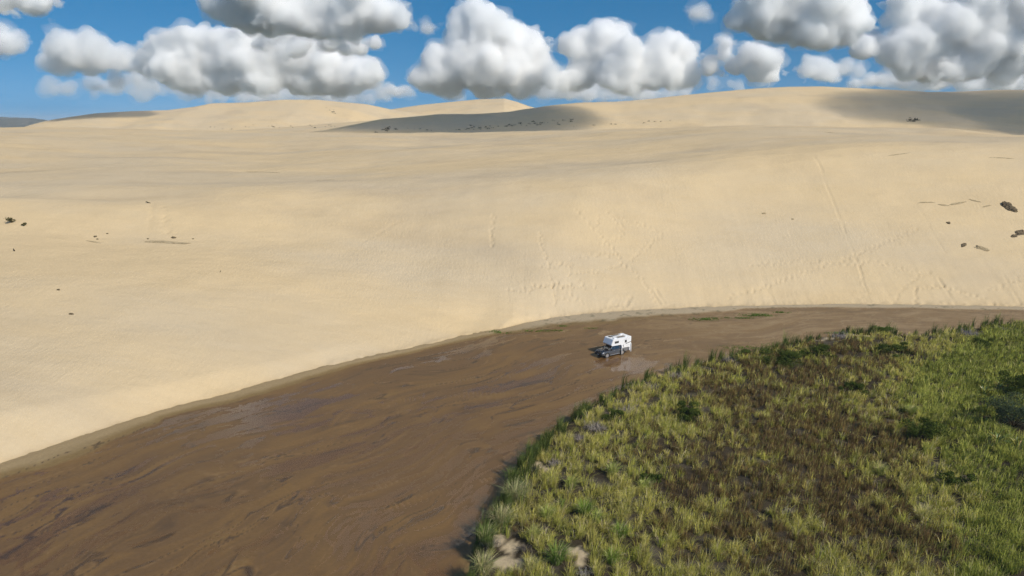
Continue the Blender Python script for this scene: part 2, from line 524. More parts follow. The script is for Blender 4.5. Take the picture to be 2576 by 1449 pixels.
def build_dunes():
    az_l = np.radians(np.arange(-45, -2, 0.18)); az_r = np.radians(np.arange(-2, 38.2, 0.092)); az_e = np.radians(np.arange(38.3, 49, 0.3))
    az = np.concatenate([az_l, az_r, az_e])
    rr = [60.0]
    while rr[-1] < 1500:
        r = rr[-1]
        rr.append(r + (0.48 if r < 120 else 0.36 if r < 205 else 0.36 + (r - 205) * 0.013))
    rr = np.array(rr + [1600, 1800, 2200])
    X, Y, F = polar_grid(az, rr)
    sy = shore_y(X)
    keep = (Y > sy - 1.2)
    F = F[keep[F].any(1)]
    V, F, (X, Y) = compact(np.stack([X, Y], 1), F, (X, Y))
    Z = dune_height(X, Y)
    Z = carve(X, Y, Z)
    over = Y - shore_y(X)
    tint = np.ones((len(X), 3))
    damp = np.exp(-np.maximum(Z - 0.05, 0) / 0.22) * (over < 6)
    damp = np.clip(damp * (1 + 0.5 * fbm(X / 1.1, Y / 1.1, 71, 3)), 0, 1)[:, None]
    tint = tint * (1 - damp) + np.array([0.42, 0.36, 0.26]) * damp
    g = smooth(.1, .7, fbm(X / 30.0, Y / 14.0, 77, 4))[:, None] * 0.10
    tint = tint * (1 - g * np.array([1.0, 1.0, 0.85]))
    o = mesh_np('sand_dunes', np.stack([X, Y, Z], 1), F, M_SAND, True, {'Tint': tint})
    tag(o, kind='structure')
    return o
dunes = build_dunes()

# land that runs on to the horizon
def plain_sheet():
    m, N, out = material('coastal_plain')
    geo = N.new('ShaderNodeNewGeometry')
    n = N.noise(geo.outputs['Position'], 0.004, 5, 0.6)
    c = N.mix(N.maprange(n, 0.4, 0.62), (0.05, 0.07, 0.035, 1), (0.3, 0.25, 0.16, 1))
    principled(N, out, c, 0.95, spec=0.1)
    R = 7200
    v = [(-R, -900, -6), (R, -900, -6), (R, 7600, -6), (-R, 7600, -6)]
    o = mesh_np('ground', np.array(v, float), np.array([[0, 1, 2, 3]]), m)
    tag(o, kind='structure')
plain_sheet()

# ------------------------------------------------------------------ stream bed, water, vegetated bank
BANK_UV = [(1120, 1560), (1172, 1449), (1190, 1400), (1212, 1345), (1250, 1285), (1272, 1230), (1300, 1180), (1345, 1130), (1400, 1085), (1450, 1055),
           (1510, 1015), (1600, 975), (1680, 945), (1745, 928), (1850, 905), (1930, 893), (1990, 878), (2040, 868), (2090, 856), (2150, 848), (2220, 846),
           (2250, 852), (2300, 858), (2400, 845), (2480, 835), (2576, 826), (2800, 818), (3300, 812)]
_bx, _by, _ = G(*np.array(BANK_UV).T, 0.3)
BANK = [(-16.0, 14.0)] + list(zip(_bx.tolist(), _by.tolist()))
BANK_POLY = BANK + [(190.0, 90.0), (190.0, 5.0), (-16.0, 5.0)]

def inside(X, Y, poly):
    r = np.zeros(len(X), bool)
    n = len(poly)
    for i in range(n):
        x1, y1 = poly[i]; x2, y2 = poly[(i + 1) % n]
        if y1 == y2: continue
        c = ((y1 > Y) != (y2 > Y)) & (X < (x2 - x1) * (Y - y1) / (y2 - y1) + x1)
        r ^= c
    return r

def bank_dist(X, Y):
    """signed distance to the edge of the bank, positive on the bank"""
    d, _ = dseg(X, Y, BANK)
    return np.where(inside(X, Y, BANK_POLY), d, -d)

def bank_height(X, Y):
    d = bank_dist(X, Y) + 0.7 * fbm(X / 3.0, Y / 3.0, 83, 3)
    near = smooth(-0.1, 1.5, d)
    h = -0.35 + near * (1.95 + 0.55 * fbm(X / 9.0, Y / 9.0, 87, 3)) + smooth(2, 16, d) * 0.5
    h = h + near * 0.28 * fbm(X / 2.1, Y / 2.1, 89, 3)
    # lower, wetter ground on the right
    lush = smooth(-5, 5, (X - 27.0) - 0.35 * (Y - 62.0))
    h = h - 0.55 * lush * smooth(3, 9, d)
    return h

def bed_height(X, Y):
    ds, arc = dseg(X, Y, SHORE)
    ds = np.where(Y > shore_y(X), -ds, ds)
    db = -bank_dist(X, Y)
    wx = X + 5.5 * fbm(X / 20.0, Y / 20.0, 101, 3); wy = Y + 5.5 * fbm(X / 20.0, Y / 20.0, 103, 3)
    ds2, arc2 = dseg(wx, wy, SHORE)
    n1 = 0.55 * fbm(arc2 / 12.0, ds2 / 2.6, 107, 4, 0.55) + 0.6 * fbm(arc2 / 4.6 + 0.25 * ds2, ds2 / 0.75, 108, 3, 0.6)
    n2 = fbm(arc2 / 30.0 + 4, ds2 / 5.0, 109, 3)
    n3 = fbm(arc2 / 3.4, ds2 / 0.62, 113, 3)
    h = 0.005 + 0.022 * n1 + 0.016 * n2 + 0.008 * n3
    # scalloped fronts of little sand bars
    cell = np.abs(fbm(arc2 / 7.0 + 0.4 * n2, ds2 / 2.4, 117, 2))
    h = h + 0.016 * smooth(0.02, 0.06, cell) - 0.016
    # upstream reach is shallower
    up = smooth(0, 50, X)
    h = h + 0.030 * up
    h = h + 0.035 * np.exp(-(((X - 11.0) / 5.0) ** 2 + ((Y - 110.5) / 4.0) ** 2))
    h = h + 0.016 * np.exp(-(((X + 16.0) / 18.0) ** 2 + ((Y - 99.0) / 11.0) ** 2))
    # pool the camper truck stands in, deepest on its near side
    h = h - 0.045 * np.exp(-(((X - 17.5) / 5.0) ** 2 + ((Y - 104.0) / 4.0) ** 2))
    # beach under the slip face and strand along both sides
    width = 1.9 + 5.0 * smooth(-6, 12, X) * (1 - smooth(34, 52, X)) + 3.0 * (1 - smooth(-52, -20, X)) + 1.0 * smooth(40, 60, X)
    width = width * (1 + 0.6 * fbm(arc / 7.0, 0 * arc, 121, 3))
    beach = 1 - smooth(0.55, 1.0, ds / width)
    h = h + beach * (0.07 + 0.25 * (1 - smooth(0, 1, ds / width)) + 0.03 * n3)
    h = h + 0.10 * (1 - smooth(0.0, 2.0, db)) * (0.6 + 0.5 * n1)
    return h, ds, db, arc2, n1, n2, n3, beach, up, ds2

def tyre_tracks(X, Y, Z):
    """ladder-like wheel ruts washed into the bed"""
    T = [[(560, 1449), (700, 1330), (850, 1235), (1000, 1270), (1150, 1225), (1290, 1185)],
         [(430, 1449), (560, 1340), (690, 1225), (800, 1130), (850, 1090)],
         [(700, 1140), (830, 1085), (880, 1030), (960, 1000), (1050, 975), (1200, 952), (1350, 940), (1500, 905)],
         [(880, 1040), (1000, 1010), (1120, 993), (1250, 995), (1380, 985), (1500, 975), (1640, 950)],
         [(930, 1230), (1060, 1195), (1120, 1190)],
         [(560, 1400), (690, 1340), (760, 1310)],
         [(1640, 900), (1760, 882), (1860, 872)], [(1568, 889), (1630, 874), (1720, 858), (1830, 838), (1960, 822)], [(1600, 862), (1800, 830), (2000, 812), (2200, 800), (2400, 795)],
         [(1650, 850), (1850, 815), (2050, 800)], [(2240, 850), (2230, 825), (2300, 806), (2500, 800)]]
    tint = np.zeros(len(X))
    for k, uv in enumerate(T):
        x, y, _ = G(*np.array(uv, float).T)
        for off in ((0.0,) if k in (4, 5) else (-0.8, 0.8)):
            P = list(zip((x + off * 0.7).tolist(), (y + off * 0.7).tolist()))
            m = np.nonzero((X > min(x) - 3) & (X < max(x) + 3) & (Y > min(y) - 3) & (Y < max(y) + 3))[0]
            d, a = dseg(X[m], Y[m], P)
            wv = np.exp(-(d / 0.42) ** 2)
            fade = smooth(-0.35, 0.25, fbm(a / 6.0 + k * 9, 0 * a, 131 + k, 2))
            Z[m] += wv * fade * (0.034 * np.sin(a * 2 * math.pi / 0.62 + 1.2 * d) + 0.012)
            tint[m] = np.maximum(tint[m], wv * fade)
    return Z, tint

def bed_material():
    m, N, out = material('wet_stream_sand')
    geo = N.new('ShaderNodeNewGeometry'); pos = geo.outputs['Position']
    at = N.new('ShaderNodeVertexColor', layer_name='Tint')
    fine = N.noise(pos, 3.0, 5, 0.65)
    c = N.mix(N.maprange(fine, 0.3, 0.7, 0.0, 0.45), at.outputs[0], N.mix(1.0, at.outputs[0], (0.62, 0.6, 0.58, 1), 'MULTIPLY'))
    sep = N.new('ShaderNodeSeparateXYZ'); N.set(sep.inputs[0], pos)
    rough = N.maprange(sep.outputs[2], 0.0, 0.12, 0.55, 0.9)
    bp = N.bump(N.noise(pos, 4.0, 4, 0.6), 0.35, 0.06)
    principled(N, out, c, rough, spec=0.35, normal=bp)
    return m

def water_material():
    m, N, out = material('thin_stream_water')
    geo = N.new('ShaderNodeNewGeometry'); pos = geo.outputs['Position']
    at = N.new('ShaderNodeVertexColor', layer_name='Flow')
    hN = N.math('ADD', N.noise(at.outputs[0], 1.0, 4, 0.6), N.math('MULTIPLY', N.noise(pos, 2.2, 3, 0.6), 0.5))
    bp = N.bump(hN, 0.2, 0.05)
    cs = N.math('ABSOLUTE', N.vmath('DOT_PRODUCT', bp, geo.outputs['Incoming'], 1), clamp=True)
    frn = N.math('ADD', N.math('MULTIPLY', N.math('POWER', N.math('SUBTRACT', 1.0, cs), 5.0), 0.98), 0.02)
    tr = N.new('ShaderNodeBsdfTransparent'); tr.inputs[0].default_value = (0.97, 0.91, 0.82, 1)
    gl = N.new('ShaderNodeBsdfGlossy'); gl.inputs['Roughness'].default_value = 0.13
    gl.inputs[0].default_value = (1, 1, 1, 1)
    N.set(gl.inputs['Normal'], bp)
    mx = N.new('ShaderNodeMixShader')
    N.set(mx.inputs[0], frn); N.set(mx.inputs[1], tr.outputs[0]); N.set(mx.inputs[2], gl.outputs[0])
    N.l.new(mx.outputs[0], out.inputs[0])
    return m

def build_stream():
    az = np.radians(np.arange(-46, 46, 0.12))
    rr = [34.0]
    while rr[-1] < 176: rr.append(rr[-1] + 0.19 + 0.0021 * (rr[-1] - 34))
    X, Y, F = polar_grid(az, np.array(rr))
    ok = (Y < shore_y(X) + 1.2) & ((bank_dist(X, Y) < 2.5))
    F = F[ok[F].all(1)]
    V, F, (X, Y) = compact(np.stack([X, Y], 1), F, (X, Y))
    Z, ds, db, arc, n1, n2, n3, beach, up, dw = bed_height(X, Y)
    Z, tr = tyre_tracks(X, Y, Z)
    wet = np.array([0.150, 0.085, 0.034]); gold = np.array([0.192, 0.109, 0.038]); dark = np.array([0.10, 0.059, 0.028])
    tan = np.array([0.30, 0.21, 0.115]); damp = np.array([0.20, 0.135, 0.055]); grey = np.array([0.40, 0.32, 0.21])
    def mixc(c, d, f): return c * (1 - f[:, None]) + d * f[:, None]
    c = np.tile(wet, (len(X), 1))
    c = mixc(c, gold, smooth(-0.15, 0.55, n1 + 0.35 * n2))
    c = mixc(c, dark, smooth(0.1, 0.6, -n1 + 0.5 * n3 - 0.1))
    c = mixc(c, gold * 1.12, tr * 0.6)
    c = mixc(c, tan, up * (0.38 + 0.45 * smooth(-0.05, 0.35, n1) + 0.1 * smooth(60, 90, X)).clip(0, 1))
    c = mixc(c, damp, smooth(0.02, 0.08, Z) * (1 - up) * 0.9)
    c = mixc(c, np.array([0.34, 0.25, 0.135]), smooth(0.13, 0.30, Z) * (ds < 9) * 0.85)
    c = mixc(c, grey, smooth(0.14, 0.26, Z) * smooth(-6, 10, X) * (ds < 9))
    speck = smooth(0.45, 0.6, fbm(X / 0.9, Y / 0.9, 141, 2)) * smooth(0.05, 0.15, Z) * (ds < 12) * smooth(-8, 4, X)
    c = mixc(c, np.array([0.06, 0.065, 0.03]), speck * 0.5)
    # bleached rims of silt where the shallows dry out upstream
    rim = np.exp(-((fbm(arc / 6.0, dw / 2.6, 151, 3)) / 0.035) ** 2) * up * (ds > 3) * smooth(2, 5, db)
    c = mixc(c, np.array([0.36, 0.26, 0.15]), rim * 0.55)
    black = np.exp(-((fbm(arc / 8.0, ds / 1.1, 161, 3) - 0.1) / 0.045) ** 2) * np.exp(-((ds - 4.5) / 1.6) ** 2) * smooth(-28, -14, X) * (1 - smooth(2, 12, X))
    c = mixc(c, np.array([0.02, 0.018, 0.02]), black * 0.75)
    # crisp dark threads of flow, each with a pale lip of sand
    th = fbm(arc / 10.0 + 0.12 * dw, dw / 1.9, 181, 3)
    thread = np.exp(-((th - 0.02) / 0.028) ** 2) * (1 - up * .6) * (ds > 2.5) * smooth(.0, .25, fbm(arc / 16.0, ds / 5.0, 183, 2) + .15)
    c = mixc(c, np.array([0.042, 0.028, 0.021]), thread * 0.8)
    c = mixc(c, np.array([0.27, 0.165, 0.072]), np.exp(-((th - 0.09) / 0.018) ** 2) * 0.4 * (ds > 2.5))
    Z = Z - 0.012 * thread
    Z = np.where(db < -0.3, np.minimum(Z, 0.02), Z)
    o = mesh_np('stream_bed', np.stack([X, Y, Z], 1), F, bed_material(), True, {'Tint': c})
    tag(o, kind='structure')
    # water sheet over the bed
    az = np.radians(np.arange(-50, 50.1, 1.0)); rr = np.linspace(30, 180, 90)
    X, Y, F = polar_grid(az, rr)
    ok = (Y < shore_y(X) + 2.5)
    F = F[ok[F].all(1)]
    V, F, (X, Y) = compact(np.stack([X, Y], 1), F, (X, Y))
    ds, arc = dseg(X, Y, SHORE)
    o = mesh_np('stream_water', np.stack([X, Y, 0 * X], 1), F, water_material(), True, {'Flow': np.stack([arc / 4.0, ds / 1.2, 0 * ds], 1)})
    tag(o, kind='structure')
build_stream()

def bank_material():
    m, N, out = material('bank_soil')
    geo = N.new('ShaderNodeNewGeometry'); pos = geo.outputs['Position']
    at = N.new('ShaderNodeVertexColor', layer_name='Tint')
    fine = N.noise(pos, 2.5, 5, 0.7)
    c = N.mix(N.maprange(fine, 0.35, 0.7, 0, 0.6), at.outputs[0], N.mix(1.0, at.outputs[0], (0.5, 0.5, 0.5, 1), 'MULTIPLY'))
    bp = N.bump(N.noise(pos, 3.0, 6, 0.7), 0.6, 0.15)
    principled(N, out, c, 0.95, spec=0.1, normal=bp)
    return m

SAND_SPOTS = [(1368, 1200, 1.0), (1352, 1186, .6), (1262, 1378, 1.0), (1288, 1395, .9), (1275, 1435, 1.2), (1300, 1446, .9), (1450, 1428, 1.0), (1236, 1352, .6), (2060, 866, 1.1), (2085, 862, 1.2), (2120, 855, 1.3), (2150, 853, 1.2), (2178, 851, .9), (2020, 870, .8)]
SAND_XY = [(*[float(q) for q in G(u, v, 1.0)[:2]], r) for u, v, r in SAND_SPOTS]
def sandy(X, Y):
    s = 0.0 * X
    for x, y, r in SAND_XY:
        s = np.maximum(s, np.exp(-(((X - x) ** 2 + (Y - y) ** 2) / (r * r))))
    return s

def build_bank():
    az = np.radians(np.arange(-16, 52, 0.4))
    rr = np.concatenate([np.arange(30, 80, 0.42), np.arange(80, 190, 0.7)])
    X, Y, F = polar_grid(az, rr)
    ok = bank_dist(X, Y) > -1.8
    F = F[ok[F].all(1)]
    V, F, (X, Y) = compact(np.stack([X, Y], 1), F, (X, Y))
    Z = bank_height(X, Y)
    s = sandy(X, Y)
    Z = Z + 0.1 * s * (1 + 0.6 * fbm(X / 0.9, Y / 0.9, 171, 3))
    d = bank_dist(X, Y)
    shaded_litter = np.array([0.052, 0.040, 0.025]); sand = np.array([0.5, 0.4, 0.26]); grey = np.array([0.085, 0.072, 0.052])  # litter colour also darkened to give the shade in gaps between tussocks
    f = smooth(-0.2, 0.5, fbm(X / 2.4, Y / 2.4, 173, 3))[:, None]
    c = shaded_litter * (1 - f) + grey * f
    f = np.clip(smooth(0.4, 0.62, s + 0.55 * fbm(X / 0.7, Y / 0.7, 177, 3)), 0, 1)[:, None]
    c = c * (1 - f) + sand * f
    f = ((1 - smooth(0.0, 1.2, d)) * smooth(0.0, 0.3, fbm(X / 1.7, Y / 1.7, 179, 3)))[:, None] * 0.8
    c = c * (1 - f) + sand * 0.8 * f
    o = mesh_np('bank_ground', np.stack([X, Y, Z], 1), F, bank_material(), True, {'Tint': c})
    tag(o, kind='structure')
build_bank()
def bank_z(x, y):
    X = np.array([x], float); Y = np.array([y], float)
    return float(bank_height(X, Y)[0] + 0.1 * sandy(X, Y)[0])

# ------------------------------------------------------------------ grass, rushes and sedge on the bank
def foliage_material(name, trans=0.3, rough=0.6, gloss=0.0):
    m, N, out = material(name)
    at = N.new('ShaderNodeVertexColor', layer_name='Tint')
    df = N.new('ShaderNodeBsdfDiffuse'); N.set(df.inputs[0], at.outputs[0])
    tl = N.new('ShaderNodeBsdfTranslucent'); N.set(tl.inputs[0], N.mix(1.0, at.outputs[0], (1.0, 1.05, 0.75, 1), 'MULTIPLY'))
    mx = N.new('ShaderNodeMixShader'); mx.inputs[0].default_value = trans
    N.set(mx.inputs[1], df.outputs[0]); N.set(mx.inputs[2], tl.outputs[0])
    last = mx.outputs[0]
    if gloss:
        gl = N.new('ShaderNodeBsdfGlossy'); gl.inputs['Roughness'].default_value = 0.45
        m2 = N.new('ShaderNodeMixShader'); m2.inputs[0].default_value = gloss
        N.set(m2.inputs[1], last); N.set(m2.inputs[2], gl.outputs[0]); last = m2.outputs[0]
    N.l.new(last, out.inputs[0])
    return m
M_GRASS = foliage_material('grass_blades', 0.2)
M_LEAF = foliage_material('shrub_leaves', 0.25)
M_TWIG = foliage_material('dead_twigs', 0.0)

def blades(P, H, W, az, lean, col, R, tipcol=1.05, wind=(0.16, 0.06)):
    """arched blades: base P (n,3), height, width, heading and outward lean; 3 triangles each"""
    n = len(P)
    ox = np.cos(az); oy = np.sin(az)
    out = np.stack([ox, oy, 0 * ox], 1); side = np.stack([-oy, ox, 0 * ox], 1)
    tw = R.uniform(-0.9, 0.9, n)
    side = side * np.cos(tw)[:, None] + out * np.sin(tw)[:, None]
    wd = np.array([wind[0], wind[1], 0.0])
    up = np.array([0, 0, 1.0])
    h = H[:, None]; l = lean[:, None]
    mid = P + up * h * (0.62 - 0.10 * l) + (out * l * 0.30 + wd * 0.35) * h
    tip = P + up * h * (1.0 - 0.38 * l) + (out * l * 0.95 + wd) * h
    w = W[:, None] * 0.5
    V = np.stack([P - side * w, P + side * w, mid + side * w * 0.85, mid - side * w * 0.85, tip], 1).reshape(-1, 3)
    i = (np.arange(n) * 5)[:, None]
    F = np.concatenate([i + np.array([0, 1, 2]), i + np.array([0, 2, 3]), i + np.array([3, 2, 4])], 0)
    c = np.repeat(col[:, None, :], 5, 1)
    f = np.array([0.97, 0.97, 1.0, 1.0, tipcol])[None, :, None]
    C = (c * f).reshape(-1, 3)
    return V, F, C

def join(parts):
    V, F, C = [], [], []; o = 0
    for v, f, c in parts:
        V.append(v); F.append(f + o); C.append(c); o += len(v)
    return np.concatenate(V), np.concatenate(F), np.concatenate(C)

LUSH_X = [(2560, 815), (2420, 870), (2310, 930), (2270, 1010), (2310, 1090), (2390, 1190), (2430, 1300), (2410, 1449), (2390, 1700)]
_lx, _ly, _ = G(*np.array(LUSH_X, float).T, 1.2)
_o = np.argsort(_ly)
def lushness(X, Y):
    e = np.interp(Y, _ly[_o], _lx[_o])
    return smooth(-2.0, 2.0, X - e + 1.6 * fbm(X / 4.0, Y / 4.0, 201, 3))
_bc = [(*[float(q) for q in G(u, v, 1.0)[:2]], r) for u, v, r in
       [(2010, 960, 12), (1900, 1010, 9), (2080, 1080, 12), (1950, 1130, 10), (1850, 1220, 8), (2050, 1250, 9), (2180, 1340, 8), (1900, 1380, 6), (1640, 1170, 3.5), (1700, 1260, 3.5), (1780, 1390, 4), (2150, 900, 8)]]
def brownness(X, Y):
    b = 0 * X
    for x, y, r in _bc:
        b = np.maximum(b, np.exp(-((X - x) ** 2 + (Y - y) ** 2) / (r * r)))
    n = fbm(X / 2.6, Y / 2.0, 211, 4, 0.62)
    return smooth(0.15, 0.70, b * 0.8 + 0.66 * n)

def scatter(n_try, seed):
    R = np.random.default_rng(seed)
    a = np.radians(R.uniform(-9, 42, n_try)); r = np.sqrt(R.uniform(38.0 ** 2, 165.0 ** 2, n_try))
    X = r * np.sin(a); Y = r * np.cos(a)
    d = bank_dist(X, Y)
    k = d > 0.1
    return R, X[k], Y[k], d[k]

KEEP_CLEAR = []                                               # (x, y, r) taken by single plants

def build_grass():
    R, X, Y, d = scatter(40000, 5)
    lush = lushness(X, Y); br = brownness(X, Y) * (1 - 0.85 * lush); sd = sandy(X, Y)
    keep = R.random(len(X)) > np.clip(sd * 1.2 - 0.15, 0, 0.85)
    # bare gaps among the tussocks near the edge
    gap = smooth(0.12, 0.4, fbm(X / 1.6, Y / 1.6, 221, 3)) * (1 - lush) * (1 - smooth(10, 22, d))
    keep &= R.random(len(X)) > 0.75 * gap
    clump = smooth(-0.05, 0.3, fbm(X / 0.95, Y / 0.95, 229, 2)) * (1 - 0.6 * lush)
    keep &= R.random(len(X)) > 0.55 * clump
    for (x, y, r) in KEEP_CLEAR:
        keep &= (X - x) ** 2 + (Y - y) ** 2 > r * r
    X, Y, d, lush, br, sd = (q[keep] for q in (X, Y, d, lush, br, sd))
    Z = bank_height(X, Y) + 0.1 * sandy(X, Y) - 0.03
    dist = np.hypot(X, Y)
    roll = R.random(len(X))
    edge = 1 - smooth(0.8, 3.2, d + 0.8 * fbm(X / 2.5, Y / 2.5, 223, 2))
    kind = np.where(roll < lush, 2, np.where(R.random(len(X)) < 0.95 * br, 1, 0))
    kind = np.where((R.random(len(X)) < 0.9 * edge) & (lush < 0.5), 3, kind)
    out = {0: [], 1: [], 2: [], 3: []}
    vig = 0.5 + 0.5 * fbm(X / 5.0, Y / 5.0, 227, 3)            # vigour of the stand
    for k in range(4):
        m = np.nonzero(kind == k)[0]
        if len(m) == 0: continue
        lod = np.clip(55.0 / dist[m], 0.36, 1.1)
        nb = {0: 50, 1: 52, 2: 40, 3: 44}[k]
        cnt = np.maximum((nb * lod * R.uniform(0.6, 1.4, len(m))).astype(int), 5)
        idx = np.repeat(m, cnt); n = len(idx)
        tid = np.repeat(np.arange(len(m)), cnt)
        ts = (R.uniform(0.4, 1.1, len(m)) * (0.75 + 0.5 * vig[m]) + 0.5 * (R.random(len(m)) < 0.10))[tid]
        az = R.uniform(0, 2 * math.pi, n)
        rad = np.sqrt(R.random(n)) * {0: 0.27, 1: 0.38, 2: 0.4, 3: 0.26}[k]
        P = np.stack([X[idx] + np.cos(az) * rad, Y[idx] + np.sin(az) * rad, Z[idx]], 1)
        wide = np.clip(dist[idx] / 58.0, 0.9, 2.3)
        if k == 0:
            H = R.uniform(0.4, 1.35, n) * ts; W = R.uniform(0.015, 0.031, n) * wide; L = np.abs(R.normal(0.42, 0.28, n))
            t = np.clip(R.normal(0.5, 0.25, len(m)) + 0.25 * (vig[m] - 0.5) * 2, 0, 1)[tid][:, None]
            c = np.array([0.60, 0.51, 0.15]) * (1 - t) + np.array([0.41, 0.425, 0.075]) * t
            dry = (R.random(n) < 0.18)[:, None]
            c = np.where(dry, np.array([0.55, 0.47, 0.29]), c)
        elif k == 1:
            H = R.uniform(0.5, 1.15, n) * ts; W = R.uniform(0.016, 0.03, n) * wide; L = np.abs(R.normal(0.16, 0.14, n))
            t = np.clip(R.normal(0.5, 0.3, len(m)), 0, 1)[tid][:, None]
            c = np.array([0.155, 0.105, 0.062]) * (1 - t) + np.array([0.24, 0.16, 0.058]) * t
            g = (R.random(n) < 0.17)[:, None]
            c = np.where(g, np.array([0.42, 0.40, 0.13]), c)
        elif k == 2:
            H = R.uniform(0.6, 1.25, n) * ts; W = R.uniform(0.022, 0.042, n) * wide; L = np.abs(R.normal(0.34, 0.25, n))
            t = np.clip(vig[m] + R.normal(0, 0.18, len(m)), 0, 1)[tid][:, None]
            c = np.array([0.20, 0.235, 0.045]) * (1 - t) + np.array([0.46, 0.46, 0.11]) * t
            dry = (R.random(n) < 0.08)[:, None]
            c = np.where(dry, np.array([0.5, 0.45, 0.2]), c)
        else:
            H = R.uniform(1.0, 2.3, n) * ts; W = R.uniform(0.02, 0.036, n) * wide; L = np.abs(R.normal(0.16, 0.12, n))
            t = np.clip(R.normal(0.5, 0.3, len(m)), 0, 1)[tid][:, None]
            c = np.array([0.055, 0.085, 0.022]) * (1 - t) + np.array([0.16, 0.195, 0.055]) * t
        c = c * R.uniform(0.65, 1.3, (n, 1)) * R.uniform(0.7, 1.2, len(m))[tid][:, None]
        out[k].append(blades(P, H, W, az, L, c, R))
    info = {0: ('dune_grass', 'pale yellow-green dune grass covering the bank beside the stream', 'grass'),
            1: ('brown_rushes', 'brown dead-looking rushes mixed through the middle of the bank', 'rushes'),
            2: ('green_sedge', 'lush green sedge filling the right side of the bank', 'sedge'),
            3: ('bank_reeds', 'dark green upright reeds along the stream edge of the bank', 'reeds')}
    for k, parts in out.items():
        if not parts: continue
        V, F, C = join(parts)
        o = mesh_np(info[k][0], V, F, M_GRASS, False, {'Tint': C})
        tag(o, info[k][1], info[k][2], kind='stuff')

# ------------------------------------------------------------------ single plants
def on_bank(u, v, h=0.6):
    z = 1.0
    for _ in range(6):
        x, y, _z = (float(q) for q in G(u, v, z + h))
        z = bank_z(x, y)
    return x, y, z

def tussock(u, v, label, n=230, hgt=1.25, rad=0.34, c0=(0.30, 0.30, 0.10), c1=(0.19, 0.26, 0.05), dry=0.15, seed=0, group='large grass tussocks on the bank'):
    x, y, z = on_bank(u, v, hgt * 0.4)
    R = np.random.default_rng(seed + 900)
    az = R.uniform(0, 2 * math.pi, n); rr = np.sqrt(R.random(n)) * rad
    P = np.stack([np.cos(az) * rr, np.sin(az) * rr, np.full(n, -0.05)], 1)
    t = R.random((n, 1))
    c = np.array(c0) * (1 - t) + np.array(c1) * t
    c = np.where(R.random((n, 1)) < dry, np.array([0.42, 0.36, 0.21]), c) * R.uniform(1.0, 1.6, (n, 1))
    V, F, C = blades(P, R.uniform(0.55, 1.1, n) * hgt, R.uniform(0.022, 0.042, n), az, np.abs(R.normal(0.5, 0.27, n)), c, R)
    o = mesh_np('grass_tussock', V, F, M_GRASS, False, {'Tint': C})
    o.location = (x, y, z)
    tag(o, label, 'grass tussock', group)
    KEEP_CLEAR.append((x, y, rad * 1.5))

GREEN0, GREEN1 = (0.2, 0.25, 0.055), (0.12, 0.2, 0.03)
tussock(1470, 1278, 'bright green tussock standing alone below the dark rush patch', 300, 1.5, .42, GREEN0, GREEN1, .12, 1)
tussock(1400, 1395, 'large deep green tussock beside the bare grey soil at the bottom', 340, 1.7, .46, (0.16, 0.21, 0.05), (0.09, 0.16, 0.03), .12, 2)
tussock(1296, 1238, 'big grey-green tussock overhanging the stream above the longest shadow', 480, 2.2, .62, (0.30, 0.29, 0.15), (0.2, 0.24, 0.09), .35, 3)
tussock(1262, 1300, 'pale straw-coloured tussock on the bank edge casting a shadow on the water', 360, 2.0, .48, (0.36, 0.33, 0.18), (0.25, 0.27, 0.1), .4, 4)
tussock(1215, 1420, 'straw tussock on the lowest visible corner of the bank', 340, 1.8, .48, (0.36, 0.33, 0.16), (0.24, 0.27, 0.09), .35, 5)
tussock(1375, 1290, 'yellow-green tussock just right of the bare sandy ledge', 260, 1.4, .36, (0.34, 0.34, 0.1), (0.24, 0.3, 0.06), .15, 6)
tussock(1345, 1340, 'yellow tussock uphill of the lower sand hollow', 260, 1.3, .36, (0.35, 0.33, 0.11), (0.25, 0.29, 0.07), .2, 7)
tussock(1412, 1268, 'small upright green tussock left of the lone bright one', 130, 1.15, .2, GREEN0, GREEN1, .1, 8)
tussock(1560, 1335, 'arching green tussock in the middle of the lower bank', 260, 1.5, .38, GREEN0, GREEN1, .12, 9)
tussock(1500, 1300, 'yellow-green tussock right of the lone bright one', 220, 1.3, .34, (0.32, 0.33, 0.09), (0.2, 0.27, 0.05), .15, 10)
tussock(1620, 1220, 'light yellow-green tussock below the brown rush strip', 240, 1.3, .36, (0.34, 0.34, 0.11), (0.23, 0.29, 0.06), .15, 11)
tussock(1335, 1420, 'dry yellow tussock at the bottom between sand patches', 240, 1.2, .36, (0.38, 0.34, 0.15), (0.26, 0.28, 0.08), .3, 12)
tussock(1540, 1400, 'pale green fountain-shaped tussock near the bottom edge of the picture', 240, 1.4, .36, GREEN0, (0.17, 0.24, 0.04), .15, 13)
tussock(1435, 1215, 'tall yellow-green tussock above the lone bright one', 240, 1.4, .36, (0.33, 0.33, 0.1), (0.21, 0.27, 0.05), .15, 14)
tussock(2320, 1290, 'golden blonde drooping tussock at the border of the green sedge', 320, 1.4, .45, (0.42, 0.37, 0.13), (0.33, 0.33, 0.09), .3, 15)
tussock(2215, 1180, 'pale yellow tussock left of the small dark shrub', 240, 1.3, .38, (0.36, 0.34, 0.11), (0.24, 0.28, 0.06), .2, 16)
tussock(2290, 1030, 'pale yellow-green tussock above the dark sprawling shrub', 240, 1.4, .4, (0.33, 0.34, 0.1), (0.22, 0.29, 0.06), .2, 17)
tussock(1540, 1180, 'thick yellow-green tussock left of the brown rush strip', 260, 1.4, .4, (0.33, 0.33, 0.1), (0.21, 0.27, 0.05), .18, 18)

